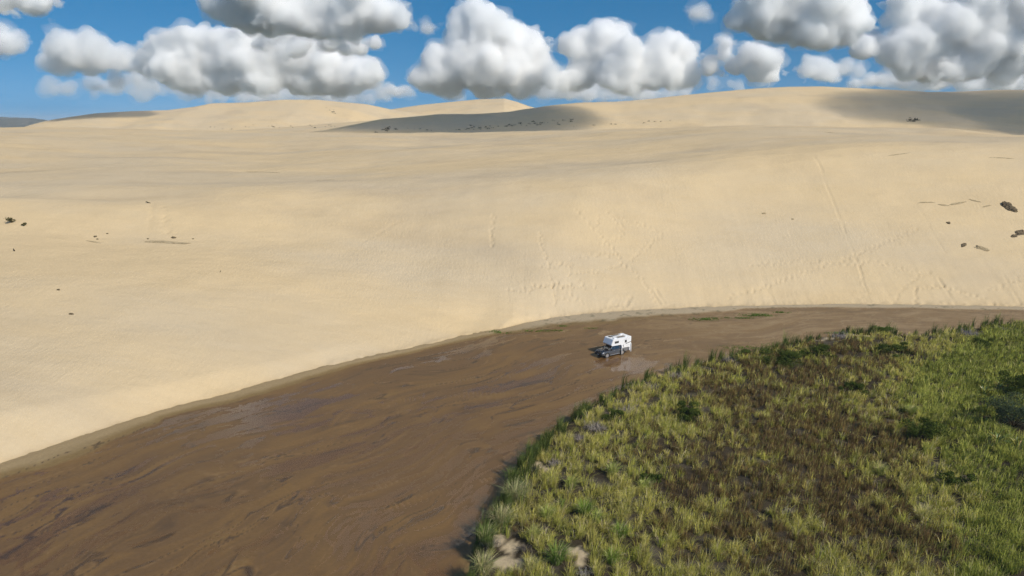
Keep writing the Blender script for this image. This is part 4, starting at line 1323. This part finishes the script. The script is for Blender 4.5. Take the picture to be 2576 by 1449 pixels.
# ------------------------------------------------------------------ outcrops, driftwood and little plants on the dunes
def outcrop_material(name, dark, light):
    m, N, out = material(name)
    tc = N.new('ShaderNodeTexCoord'); p = tc.outputs['Object']
    n = N.noise(N.mapping(p, (1.2, 1.2, 5.0)), 1.4, 6, 0.7)
    c = N.mix(N.maprange(n, 0.38, 0.62), (*dark, 1), (*light, 1))
    bp = N.bump(N.noise(N.mapping(p, (2, 2, 6)), 2.0, 6, 0.75), 0.9, 0.25)
    principled(N, out, c, 0.95, spec=0.1, normal=bp)
    return m
M_ROCK = outcrop_material('dark_sandstone', (0.055, 0.042, 0.03), (0.27, 0.205, 0.125))
M_LEDGE = outcrop_material('sandstone_ledge', (0.33, 0.25, 0.145), (0.54, 0.425, 0.26))

def outcrop(u, v, w, d, h, label, mat, seed, name='sandstone_outcrop', cat='outcrop', tilt=0.0, group='outcrops on the right dune face'):
    x, y, z = hit(u, v)
    R = np.random.default_rng(seed)
    b = bmesh.new(); bmesh.ops.create_icosphere(b, subdivisions=4, radius=1.0)
    V = np.array([q.co for q in b.verts]); F = np.array([[q.index for q in f.verts] for f in b.faces]); b.free()
    n = fbm(V[:, 0] * 1.6 + seed, V[:, 1] * 1.6 + V[:, 2] * 2.7, seed, 4)
    st = np.round((V[:, 2] + 0.15 * n) * 4) / 4                      # bedding steps
    V = V * (1 + 0.45 * n[:, None])
    V[:, 2] = V[:, 2] * 0.45 + st * 0.55
    V = V * (1 + 0.22 * fbm(V[:, 0] * 5 + seed, V[:, 1] * 5 - V[:, 2] * 6, seed + 5, 3)[:, None])
    ax = R.uniform(-.3, .3) + tilt
    X = V[:, 0] * w / 2; Y = V[:, 1] * d / 2; Z = V[:, 2] * h
    X, Y = X * math.cos(ax) - Y * math.sin(ax), X * math.sin(ax) + Y * math.cos(ax)
    # lie on the slope
    e = 0.8
    sx = float(dune_height(np.array([x + e]), np.array([y]), False)[0] - dune_height(np.array([x - e]), np.array([y]), False)[0]) / (2 * e)
    sy = float(dune_height(np.array([x]), np.array([y + e]), False)[0] - dune_height(np.array([x]), np.array([y - e]), False)[0]) / (2 * e)
    Z = Z + sx * X + sy * Y
    o = mesh_np(name, np.stack([X, Y, Z], 1), F, mat, False)
    o.location = (x, y, z - 0.35 * h)
    tag(o, label, cat, group)
    return o
outcrop(2536, 522, 4.0, 2.2, 1.2, 'big dark mound-shaped outcrop high on the right dune face', M_ROCK, 3, tilt=-.5)
outcrop(2566, 588, 3.0, 1.3, .6, 'ragged black outcrop at the right edge below the big mound', M_ROCK, 4)
outcrop(2550, 599, 1.6, .9, .45, 'small black outcrop left of the ragged one at the right edge', M_ROCK, 5)
outcrop(2386, 562, 1.0, .7, .4, 'small isolated dark stone under the eroded ledges', M_ROCK, 6)
outcrop(2424, 619, 1.8, .8, .45, 'slanted dark outcrop left of the oval one', M_ROCK, 7, tilt=.5)
outcrop(2468, 627, 3.2, 1.1, .5, 'oval pale outcrop with a dark rim low on the right dune face', M_LEDGE, 8, tilt=-.35)
outcrop(2412, 513, 4.4, 0.63, 0.25, 'largest eroded sandstone ledge on the right dune face', M_LEDGE, 9, 'sandstone_ledge', 'ledge')
outcrop(2330, 512, 4.6, 0.35, 0.16, 'thin eroded ledge at the left end of the ledge row', M_LEDGE, 10, 'sandstone_ledge', 'ledge', -.3)
outcrop(2372, 518, 3.0, 0.42, 0.17, 'short ledge in the middle of the ledge row', M_LEDGE, 11, 'sandstone_ledge', 'ledge')
outcrop(2452, 506, 2.8, 0.35, 0.17, 'upper ledge at the right end of the ledge row', M_LEDGE, 12, 'sandstone_ledge', 'ledge', -.3)
outcrop(2480, 521, 2.8, 0.35, 0.14, 'lowest thin ledge between the ledge row and big mound', M_LEDGE, 13, 'sandstone_ledge', 'ledge')
outcrop(2260, 390, 9.0, 0.49, 0.12, 'long thin ledge lines near the top of the right dune', M_LEDGE, 14, 'sandstone_ledge', 'ledge', 0, None)
outcrop(2520, 400, 6.0, 0.42, 0.12, 'short thin ledge lines near the top right dune edge', M_LEDGE, 15, 'sandstone_ledge', 'ledge', -.2, None)
outcrop(1922, 540, 1.0, .5, .25, 'single half-buried stone in the middle of the smooth dune face', M_LEDGE, 16, group=None)
outcrop(1994, 552, .7, .5, .2, 'tiny half-buried stone right of the single one', M_LEDGE, 17, group=None)
outcrop(400, 609, 11.0, 1.5, 0.10, 'long flat dark ledge at the foot of the left dune', M_LEDGE, 18, 'sandstone_ledge', 'ledge', 0, None)
outcrop(235, 610, 5.0, 0.56, 0.10, 'short flat ledge left of the long dark one', M_LEDGE, 19, 'sandstone_ledge', 'ledge', -.2, None)
outcrop(660, 433, 13.0, 0.35, 0.11, 'thin dark wind-cut line on the upper left dune', M_LEDGE, 20, 'sandstone_ledge', 'ledge', -.25, None)
outcrop(825, 453, 6.5, 0.42, 0.12, 'short wind-cut line right of the long thin one', M_LEDGE, 21, 'sandstone_ledge', 'ledge', -.1, None)
outcrop(2088, 334, 12.0, 1.40, 0.20, 'flat dark patch on the skyline sand right of the middle', M_LEDGE, 22, 'sandstone_ledge', 'ledge', 0, None)
for k, (u, v, w, lab) in enumerate([(437, 599, 1.1, 'round dark stone above the right end of the long flat ledge'), (240, 597, .7, 'small stone upper left of the long flat ledge'), (246, 604, .6, 'small stone just below the upper left one'),
                                    (270, 589, .5, 'tiny stone highest above the long flat ledge'), (372, 601, .5, 'tiny stone above the middle of the long flat ledge'), (486, 603, .5, 'tiny stone off the right tip of the long flat ledge'),
                                    (147, 731, .6, 'tiny dark stone alone on the left apron'), (181, 793, .8, 'dark stone alone lower on the left apron')]):
    outcrop(u, v, w, w * .7, w * .35, lab, M_ROCK, 30 + k, 'stone', 'stone', 0, 'loose stones on the left dune')

# driftwood
def driftwood(u, v, pts, label, seed):
    x, y, z = hit(u, v)
    m, N, out = material('driftwood'); principled(N, out, (0.05, 0.038, 0.03), 0.9, spec=.1)
    P = [(a, b, c, r) for a, b, c, r in pts]
    b = bmesh.new(); rings = []
    Q = [Vector(p[:3]) for p in P]
    for k, p in enumerate(P):
        t = (Q[min(k + 1, len(Q) - 1)] - Q[max(k - 1, 0)]).normalized()
        s = t.cross(Vector((0, 0, 1))).normalized(); w = s.cross(t)
        rings.append([b.verts.new(Q[k] + (s * math.cos(a * math.pi / 3) + w * math.sin(a * math.pi / 3)) * p[3]) for a in range(6)])
    for r0, r1 in zip(rings, rings[1:]):
        for k in range(6): b.faces.new((r0[k], r0[(k + 1) % 6], r1[(k + 1) % 6], r1[k]))
    b.faces.new(rings[0][::-1]); b.faces.new(rings[-1])
    bmesh.ops.recalc_face_normals(b, faces=b.faces)
    me = bpy.data.meshes.new('driftwood_stick'); b.to_mesh(me); b.free(); me.materials.append(m)
    o = link(bpy.data.objects.new('driftwood_stick', me)); o.location = (x, y, z + .05)
    tag(o, label, 'driftwood')
driftwood(373, 512, [(-.55, .05, .30, .05), (-.25, 0, .16, .10), (0, 0, .04, .12), (.35, -.02, -.02, .07), (.6, -.02, -.04, .02)], 'small dark bent driftwood stick on the left dune slope', 1)
driftwood(36, 633, [(-.3, .25, .35, .06), (-.1, .1, .2, .1), (.1, -.1, .08, .12), (.25, -.25, .0, .1)], 'short dark stick standing out of the sand at the left edge', 2)
driftwood(555, 686, [(-.1, 0, .05, .05), (0, 0, .2, .05), (.05, 0, .35, .03)], 'tiny upright twig in the middle of the left apron', 3)

# little shrubs growing on open sand
for i, (u, v, w, h, lab) in enumerate([(30, 561, 1.7, 1.2, 'spiky brown-green shrub at the left edge of the dune slope'), (62, 569, .8, .6, 'small round shrub right of the spiky one on the left dune')]):
    shrub(hit(u, v), w, h, lab, 260, .14, (0.08, 0.075, 0.03), (0.17, 0.15, 0.07), 60 + i, group='little shrubs on the left dune slope')
def scrub(u0, u1, v0, v1, n, size, name, label, seed, col=(0.035, 0.03, 0.018)):
    R = np.random.default_rng(seed)
    parts = []
    for k in range(n):
        t = R.random()
        u = u0 + (u1 - u0) * t; v = v0 + (v1 - v0) * t + R.normal(0, 3.0)
        x, y, z = hit(u, v, 400)
        m = 26
        dv = R.normal(0, 1, (m, 3)); dv /= np.linalg.norm(dv, axis=1)[:, None]
        s = 0.75 * size * R.uniform(.35, 1.3)
        c = np.array([x, y, z + .15 * s]) + dv * np.array([1.5, 1.0, .5]) * s * R.random((m, 1)) ** .4
        t1 = R.normal(0, 1, (m, 3)); t2 = R.normal(0, 1, (m, 3))
        V = np.stack([c - t1 * s * .2, c + t1 * s * .2, c + t2 * s * .3], 1).reshape(-1, 3)
        parts.append((V, np.arange(m * 3).reshape(-1, 3), np.repeat(np.array(col)[None] * R.uniform(.6, 1.6, (m, 1)), 3, 0)))
    V, F, C = join(parts)
    o = mesh_np(name, V, F, M_TWIG, False, {'Tint': C})
    tag(o, label, 'scrub', kind='stuff')
scrub(940, 1000, 329, 327, 10, 1.5, 'scrub', 'dark scrub at the left foot of the shaded far dune', 1)
scrub(1000, 1160, 326, 327, 14, .7, 'scrub', 'sparse scrub along the foot of the shaded far dune', 2)
scrub(1160, 1440, 326, 304, 46, 1.15, 'scrub', 'dense brown scrub at the right foot of the shaded far dune', 3, (0.05, 0.037, 0.02))
scrub(1440, 1700, 322, 304, 14, .8, 'scrub', 'scattered scrub below the sunlit far dune crest', 4, (0.09, 0.07, 0.035))
scrub(495, 850, 321, 319, 24, 1.2, 'scrub', 'line of tiny scrub along the foot of the left far dune', 5, (0.08, 0.065, 0.03))
scrub(2285, 2310, 301, 303, 7, 1.9, 'scrub', 'small dark scrub patch in the shade of the right far dune', 6)
scrub(820, 850, 275, 286, 8, 1.8, 'scrub', 'dark streak of scrub on the crest of the left far dune', 7)

# dark wooded hill on the left horizon
def far_hill():
    m, N, out = material('wooded_hill')
    geo = N.new('ShaderNodeNewGeometry')
    n = N.noise(geo.outputs['Position'], 0.006, 6, 0.65)
    c = N.mix(N.maprange(n, 0.35, 0.68), (0.035, 0.05, 0.035, 1), (0.085, 0.085, 0.06, 1))
    c = N.mix(N.maprange(N.noise(geo.outputs['Position'], 0.012, 4, 0.7), 0.64, 0.70), c, (0.3, 0.22, 0.16, 1))
    principled(N, out, c, 0.95, spec=.05)
    xs = np.linspace(-6800, -2400, 220); ys = np.linspace(4200, 6400, 60)
    X, Y = np.meshgrid(xs, ys)
    prof = np.interp((X / Y), [-1.3, -.75, -.72, -.68, -.655, -.635, -.60, -.5], [1.0, .95, 1.0, .86, .80, .66, .1, 0])
    crest = np.exp(-((Y - 5200) / 700) ** 2)
    Z = -6 + 100 * prof * crest * (1 + .10 * fbm(X / 300, Y / 300, 9, 4)) + 5 * fbm(X / 60, Y / 60, 10, 3) * crest
    i = np.arange(X.size).reshape(X.shape)
    F = np.stack([i[:-1, :-1].ravel(), i[:-1, 1:].ravel(), i[1:, 1:].ravel(), i[1:, :-1].ravel()], 1)
    o = mesh_np('wooded_hill', np.stack([X.ravel(), Y.ravel(), Z.ravel()], 1), F, m, True)
    tag(o, kind='structure')
far_hill()

# ------------------------------------------------------------------ clouds: bodies of droplets lit by the sun
from mathutils import noise as mnoise
def cloud_material(name, density):
    m, N, out = material(name)
    v = N.new('ShaderNodeVolumeScatter')
    v.inputs['Color'].default_value = (0.984, 0.993, 1.0, 1)  # slight blue in the droplet colour stands in for distance haze
    v.inputs['Density'].default_value = density
    v.inputs['Anisotropy'].default_value = 0.0
    N.l.new(v.outputs[0], out.inputs['Volume'])
    return m

_b = bmesh.new(); bmesh.ops.create_icosphere(_b, subdivisions=2, radius=1.0)
ICO_V = np.array([v.co for v in _b.verts]); ICO_F = np.array([[v.index for v in f.verts] for f in _b.faces]); _b.free()

def cloud_body(name, origin, blobs, voxel, scale, flat, mat, seed, veil=None):
    """blobs (x, y, z, r) about the origin; scale = metres per picture pixel there; flat = height of the level base"""
    r_ = random.Random(seed * 7 + 1)
    allb = list(blobs)
    for i, p in enumerate(blobs):                             # bridge neighbours so the body is closed
        for q in blobs[i + 1:]:
            d = math.dist(p[:3], q[:3])
            if d < 1.25 * (p[3] + q[3]) and r_.random() < 0.7:
                allb.append(((p[0] + q[0]) / 2, (p[1] + q[1]) / 2, (p[2] + q[2]) / 2 - 0.15 * p[3], 0.5 * (p[3] + q[3]) * 0.9))
    lvl = allb
    for gen in range(2):
        nxt = []
        for (x, y, z, r) in lvl:
            for c in range(6 if gen == 0 else 4):
                dv = Vector((r_.gauss(0, 1), r_.gauss(0, 1) - 0.4, r_.gauss(0, 1) + 0.25)).normalized() * r * r_.uniform(.75, 1.0)
                nxt.append((x + dv.x, y + dv.y, z + dv.z, r * r_.uniform(0.28, 0.55)))
        allb = allb + nxt; lvl = nxt
    allb = np.array([p for p in allb if p[3] > 0.8 * voxel])
    V = (ICO_V[None] * allb[:, None, 3:4] + allb[:, None, :3]).reshape(-1, 3)
    F = (ICO_F[None] + (np.arange(len(allb)) * len(ICO_V))[:, None, None]).reshape(-1, 3)
    o = mesh_np(name, V, F, mat)
    def remesh(size):
        md = o.modifiers.new('r', 'REMESH'); md.mode = 'VOXEL'; md.voxel_size = size
        old = o.data
        new = bpy.data.meshes.new_from_object(o.evaluated_get(bpy.context.evaluated_depsgraph_get()))
        o.modifiers.clear(); o.data = new; bpy.data.meshes.remove(old); new.name = name
        return new
    me2 = remesh(voxel * 1.25)
    n = len(me2.vertices)
    co = np.empty(n * 3, np.float32); me2.vertices.foreach_get('co', co); co = co.reshape(-1, 3)
    no = np.empty(n * 3, np.float32); me2.vertex_normals.foreach_get('vector', no); no = no.reshape(-1, 3)
    d = np.zeros(n)
    vor, tv = mnoise.voronoi, mnoise.turbulence_vector
    q = co / (38 * scale) + seed * 9.1
    wv = np.array([tv(Vector(p), 4, False, amplitude_scale=0.55, frequency_scale=2.1) for p in q])
    for k, (sc, am) in enumerate(((26, 9.0), (11, 4.6), (5.5, 2.2))):
        q = (co + wv * 9 * scale) / (sc * scale) + seed * 13.7 + k * 3.3
        f = np.array([vor(Vector(p))[0][0] for p in q])
        d += am * scale * (0.55 - 1.1 * f * f)
    hi = np.clip((co[:, 2] - flat) / (30 * scale), 0.25, 1)
    co = co + wv * (11.0 * scale) * hi[:, None]
    top = np.clip((co[:, 2] - flat) / (30 * scale), 0.12, 1)
    co = co + no * (d * top)[:, None]
    lo = co[:, 2] < flat
    co[lo, 2] = flat + (co[lo, 2] - flat) * 0.22
    me2.vertices.foreach_set('co', np.ascontiguousarray(co, np.float32).ravel())
    me2.update()
    me2 = remesh(voxel)                                       # melt folded skin into one clean surface
    me2.materials.clear(); me2.materials.append(mat)
    o.location = origin
    if veil is None:
        return o
    # thin torn vapour round the core
    root = empty('cloud', origin)
    core = o; core.name = 'core'; core.location = (0, 0, 0); core.parent = root
    for vi, (grow, tear, size, vmat) in enumerate(veil):
        n = len(me2.vertices)
        co = np.empty(n * 3, np.float32); me2.vertices.foreach_get('co', co); co = co.reshape(-1, 3).astype(float)
        no = np.empty(n * 3, np.float32); me2.vertex_normals.foreach_get('vector', no); no = no.reshape(-1, 3).astype(float)
        q = co / (30 * scale) + seed * 4.7 + vi * 11
        wv = np.array([tv(Vector(p), 4, False, amplitude_scale=0.6, frequency_scale=2.2) for p in q])
        k = np.clip(0.35 + 1.3 * fbm(co[:, 0] / (34 * scale) + vi * 5, co[:, 2] / (26 * scale), 401 + seed, 4), 0.0, 1.6)
        co = co + no * (grow * scale * k)[:, None] + wv * np.array([1.3, 1.0, 0.8]) * (tear * scale)
        F = np.empty(len(me2.loops), np.int32); me2.loops.foreach_get('vertex_index', F)
        o = mesh_np('veil', co, F.reshape(-1, 4), vmat)
        mv = remesh(size * scale)
        mv.name = 'veil'; mv.materials.clear(); mv.materials.append(vmat)
        o.parent = root
    return root

WISPS = []
def make_wisps():
    for k in range(4):
        r_ = random.Random(200 + k)
        B = np.array([(r_.gauss(0, .5), r_.gauss(0, .35), r_.gauss(0, .28), r_.uniform(.12, .34)) for i in range(34)])
        V = (ICO_V[None] * B[:, None, 3:4] + B[:, None, :3]).reshape(-1, 3)
        F = (ICO_F[None] + (np.arange(len(B)) * len(ICO_V))[:, None, None]).reshape(-1, 3)
        o = mesh_np('wisp', V, F, M_SAND if 'M_SAND' in globals() else bpy.data.materials.new('x'))
        for size in (0.085, 0.075):
            md = o.modifiers.new('r', 'REMESH'); md.mode = 'VOXEL'; md.voxel_size = size
            old = o.data
            me = bpy.data.meshes.new_from_object(o.evaluated_get(bpy.context.evaluated_depsgraph_get()))
            o.modifiers.clear(); o.data = me; bpy.data.meshes.remove(old)
            if size == 0.085:
                n = len(me.vertices)
                co = np.empty(n * 3, np.float32); me.vertices.foreach_get('co', co); co = co.reshape(-1, 3).astype(float)
                tv = mnoise.turbulence_vector
                wv = np.array([tv(Vector(p), 5, False, amplitude_scale=0.62, frequency_scale=2.1) for p in co * 1.9 + k * 5])
                co = co + wv * 0.42
                me.vertices.foreach_set('co', np.ascontiguousarray(co, np.float32).ravel()); me.update()
        me.name = 'wisp'
        bpy.data.objects.remove(o)
        WISPS.append(me)

def add_wisps(root, B, scale, seed, mat, n):
    r_ = random.Random(seed * 31 + 5)
    for i in range(n):
        x, y, z, r = r_.choice(B)
        dv = Vector((r_.gauss(0, 1), r_.gauss(0, .6) - .3, r_.gauss(0, 1) + .15)).normalized() * r * r_.uniform(.55, 1.0)
        o = bpy.data.objects.new('wisp', r_.choice(WISPS))
        link(o, root)
        if len(o.data.materials) == 0: o.data.materials.append(mat)
        o.material_slots[0].link = 'OBJECT'; o.material_slots[0].material = mat
        o.location = (x + dv.x, y + dv.y, z + dv.z)
        o.rotation_euler = (r_.uniform(-.3, .3), r_.uniform(-.35, .35), r_.choice((0, math.pi)) + r_.uniform(-.5, .5))
        q = r * r_.uniform(.55, 1.05) + 9 * scale
        o.scale = (q * 1.15, q, q * r_.uniform(.6, 1.0))

def layer(u0, u1, v, dv, r0, r1, n, seed):
    r_ = random.Random(seed)
    return [(u0 + (u1 - u0) * (i + r_.uniform(-.6, .6)) / n, v + r_.gauss(0, dv), r_.uniform(r0, r1) * (1 - .5 * abs(2 * i / n - 1) ** 3)) for i in range(n)]

CLOUDS = [
 # label, depth, base v, blobs (u, v, r)
 ('broad white cumulus bank with grey underside above the left far dune', 15000, 238,
  [(355, 160, 26), (385, 118, 24), (425, 110, 28), (470, 92, 26), (508, 84, 20), (430, 175, 40), (520, 155, 52), (610, 140, 60), (700, 130, 58), (790, 150, 55), (860, 175, 48),
   (915, 190, 36), (940, 180, 22), (480, 195, 36), (570, 200, 40), (660, 200, 42), (760, 205, 40), (840, 205, 36), (640, 95, 40), (720, 90, 44), (560, 105, 26)], 0),
 ('grey-white cloud cut by the top edge over the left cumulus bank', 8500, 92,
  [(560, 15, 36), (620, 35, 46), (690, 20, 50), (730, 50, 40), (800, 40, 48), (860, 45, 50), (930, 38, 46), (985, 42, 32), (1015, 48, 20), (650, -30, 60), (760, -40, 60), (900, -20, 55)], 1),
 ('faint hazy cloud at the left end of the sky', 17000, 190,
  [(105, 150, 22), (140, 140, 30), (190, 125, 40), (250, 125, 42), (295, 140, 30), (215, 160, 34), (150, 165, 24), (310, 160, 20), (30, 105, 26), (-10, 95, 34), (-60, 100, 40)], 2),
 ('small cloud clipped by the top left corner', 8000, 30, [(20, -5, 34), (70, 2, 30), (110, 4, 22), (-30, -10, 40)], 3),
 ('tallest white cumulus tower above the gap between far dunes', 16000, 246,
  [(1190, 36, 30), (1215, 60, 34), (1165, 80, 34), (1200, 105, 46), (1255, 85, 38), (1285, 70, 22), (1300, 112, 38), (1340, 105, 24), (1355, 118, 18), (1110, 145, 34), (1090, 180, 34), (1075, 200, 28), (1140, 175, 46), (1210, 165, 54),
   (1290, 170, 50), (1350, 180, 40), (1130, 215, 34), (1220, 215, 40), (1310, 215, 36), (1050, 195, 16)], 4),
 ('lumpy grey-white cumulus group right of the tallest tower', 15000, 240,
  [(1440, 118, 28), (1470, 100, 22), (1515, 90, 36), (1535, 66, 20), (1555, 100, 26), (1500, 130, 40), (1580, 135, 34), (1680, 118, 34), (1705, 100, 20), (1725, 130, 28), (1470, 185, 34), (1540, 185, 42), (1610, 190, 38), (1680, 190, 34),
   (1730, 190, 26), (1420, 210, 24), (1390, 200, 20), (1580, 220, 24), (1650, 150, 26)], 5),
 ('small ragged cloud between the cumulus groups above the dune rise', 14500, 205,
  [(1790, 165, 22), (1830, 132, 18), (1850, 170, 20), (1880, 135, 22), (1915, 160, 26), (1945, 188, 20), (1900, 190, 24), (1950, 150, 15), (1820, 110, 12)], 6),
 ('wide grey-bottomed cloud at the top over the main dune crest', 8500, 128,
  [(1855, 55, 30), (1900, 40, 46), (1960, 55, 50), (2020, 75, 48), (2080, 80, 46), (2130, 75, 36), (1920, -10, 50), (1990, -10, 60), (2070, 10, 60), (2120, 30, 44)], 7),
 ('large dark-based cloud mass filling the upper right corner', 10500, 205,
  [(2160, 118, 28), (2200, 110, 30), (2240, 130, 36), (2320, 40, 48), (2360, 70, 52), (2290, 120, 48), (2360, 140, 54), (2440, 100, 56), (2500, 60, 60), (2550, 110, 60), (2440, 160, 44), (2530, 170, 44), (2380, 180, 34), (2300, 165, 34),
   (2260, 20, 30), (2420, 10, 50), (2520, -10, 60), (2620, 60, 70), (2640, 150, 50), (2700, 90, 60)], 8),
 ('long dim blue-grey cloud layer behind the left cumulus bank', 24000, 268, layer(90, 1000, 222, 12, 10, 30, 34, 19), 19),
 ('long dim blue-grey cloud layer behind the middle cumulus group', 24000, 262, layer(1040, 1880, 214, 14, 10, 32, 34, 20), 20),
 ('dim blue-grey cloud layer behind the upper right cloud mass', 20000, 240, layer(2120, 2680, 182, 14, 12, 34, 26, 21), 21),
 ('grey shaded cloud lapping over the right half of the left bank', 11500, 140, layer(640, 960, 112, 9, 14, 28, 12, 22), 22),
 ('low small cloud on the horizon at the right edge', 19000, 226, [(2450, 212, 14), (2480, 204, 18), (2515, 200, 20), (2550, 205, 18), (2420, 216, 12), (2590, 208, 20)], 9),
 ('low grey strip of cloud under the left cumulus bank', 20000, 262, [(560, 246, 14), (610, 240, 16), (660, 244, 18), (715, 242, 18), (770, 246, 18), (830, 242, 16), (880, 246, 14), (930, 250, 12), (520, 250, 10), (970, 246, 10)], 11),
 ('small low cloud between the far dunes and left cumulus bank', 19000, 240, [(985, 228, 12), (1010, 232, 12), (1035, 236, 10), (965, 236, 8)], 12),
 ('low band of small clouds below the upper right cloud mass', 20000, 222, [(2180, 206, 12), (2215, 200, 15), (2250, 205, 13), (2290, 202, 15), (2330, 206, 14), (2370, 204, 14), (2140, 210, 10)], 13),
 ('low ragged cloud just above the right end of the main crest', 17000, 215, [(2020, 175, 12), (2050, 165, 16), (2085, 172, 15), (2110, 180, 12), (2060, 190, 12), (2090, 196, 10)], 14),
 ('faint low cloud puffs under the hazy left cloud', 18000, 232, [(280, 214, 12), (310, 206, 15), (345, 210, 13), (255, 220, 9), (370, 218, 9)], 15),
 ('low pale cloud over the shoulder right of the middle gap', 19000, 252, [(1560, 240, 12), (1600, 236, 14), (1640, 240, 13), (1680, 238, 12), (1715, 242, 10), (1520, 246, 9)], 16),
 ('small torn grey cloud in the blue gap right of centre', 11000, 52, [(1745, 35, 10), (1770, 28, 13), (1795, 32, 10)], 17),
 ('tiny torn cloud in the blue gap left of the tallest tower', 12000, 90, [(1050, 74, 10), (1068, 68, 11), (1082, 76, 8)], 18),
 ('low strip of cloud on the horizon below the middle cumulus group', 21000, 262, [(1360, 232, 12), (1385, 228, 14), (1410, 225, 14), (1440, 228, 16), (1480, 235, 14)], 10),
]
CORE = {1: 0.055, 7: 0.055, 8: 0.06, 2: 0.022, 19: 0.012, 20: 0.014, 21: 0.018, 22: 0.06, 11: 0.015, 12: 0.02, 13: 0.02, 14: 0.025, 15: 0.012, 16: 0.018, 17: 0.01, 18: 0.01, 10: 0.02, 9: 0.03}     # how dense each cloud is

def build_clouds():
    make_wisps()
    for label, Y, vb, blobs, k in CLOUDS:
        mpp = Y / FPX
        vf = min(1.0, CORE.get(k, 1.0) / 0.034)
        r_ = random.Random(k)
        B = []
        for (u, v, r) in blobs:
            x, y, z = (float(q) for q in D(u, v, Y))
            B.append((x, y + r_.uniform(-0.9, 0.9) * 40 * mpp, z, r * mpp * (1.2 if 9 <= k < 19 else 0.88)))
        ox = sum(b[0] for b in B) / len(B); oz = sum(b[2] for b in B) / len(B)
        B = [(b[0] - ox, b[1] - Y, b[2] - oz, b[3]) for b in B]
        zb = float(D(1288, vb, Y)[2])
        o = cloud_body('cloud', (ox, Y, oz), B, (3.7 if k < 9 else 5.0) * mpp, mpp, zb - oz, cloud_material('cloud_droplets', CORE.get(k, 0.075) / mpp), k,
                       [(9.0, 8.0, 6.0, cloud_material('cloud_veil_droplets', 0.030 * vf / mpp)), (15.0, 17.0, 8.0, cloud_material('cloud_veil_droplets', 0.010 * vf / mpp))])
        add_wisps(o, B, mpp, k, cloud_material('cloud_wisp_droplets', 0.034 * vf / mpp), 15 if k < 9 else 6)
        tag(o, label, 'cloud', 'cumulus clouds in the sky')
    # clouds behind and above the drone whose shade lies on the far dunes
    for k, (x, y, z, rx, ry) in enumerate([(-44, 530, 36, 106, 70), (405, 545, 45, 145, 84), (-520, 925, 58, 74, 48)]):
        mat = cloud_material('shade_cloud_droplets', 1.15 / min(rx, ry))
        c = Vector((x, y, z)) + TO_SUN * (820.0 / TO_SUN.z)
        r_ = random.Random(40 + k)
        B = []
        for i in range(16):
            a = i * 2.4; q = math.sqrt(i / 16.0)
            B.append((math.cos(a) * q * rx * 0.9, math.sin(a) * q * ry * 0.9, r_.uniform(-10, 25), min(rx, ry) * r_.uniform(0.34, 0.5)))
        o = cloud_body('overhead_cloud', c, B, 9.0, 1.6, -30, mat, 50 + k)
        tag(o, kind='structure')
    # unseen clouds added above the frame to whiten the sky reflected in the water
    mat = cloud_material('added_high_cloud_droplets', 0.02)
    for k, (azd, eld, wd) in enumerate([(-28, 17, 420), (-8, 14, 500), (14, 16, 380), (31, 20, 460), (-20, 27, 380), (2, 24, 420), (22, 30, 400), (-38, 33, 380)]):
        dist = 780.0 / math.sin(math.radians(eld))
        c = Vector((math.sin(math.radians(azd)) * math.cos(math.radians(eld)), math.cos(math.radians(azd)) * math.cos(math.radians(eld)), math.sin(math.radians(eld)))) * dist
        r_ = random.Random(80 + k)
        B = [(r_.gauss(0, .5) * wd, r_.gauss(0, .4) * wd, r_.uniform(0, .5) * wd * .5, wd * r_.uniform(.2, .36)) for i in range(12)]
        o = cloud_body('overhead_cloud', c, B, 22.0, 5.0, -60, mat, 90 + k)
        tag(o, kind='structure')
build_clouds()
scene.cycles.volume_bounces = 22
scene.cycles.max_bounces = 24
scene.cycles.transparent_max_bounces = 64

# ------------------------------------------------------------------ thin coastal haze
def build_haze():
    m, N, out = material('haze_air')
    v = N.new('ShaderNodeVolumePrincipled')
    v.inputs['Color'].default_value = (0.86, 0.93, 1.0, 1)
    v.inputs['Density'].default_value = 0.00010
    v.inputs['Anisotropy'].default_value = 0.0
    N.l.new(v.outputs[0], out.inputs['Volume'])
    bm = bmesh.new()
    bmesh.ops.create_cube(bm, size=1.0, matrix=Matrix.Translation((0, 3500, 51)) @ Matrix.Diagonal((15000, 9000, 118, 1)))
    me = bpy.data.meshes.new('haze'); bm.to_mesh(me); bm.free(); me.materials.append(m)
    o = link(bpy.data.objects.new('haze', me))
    tag(o, kind='stuff')
build_haze()
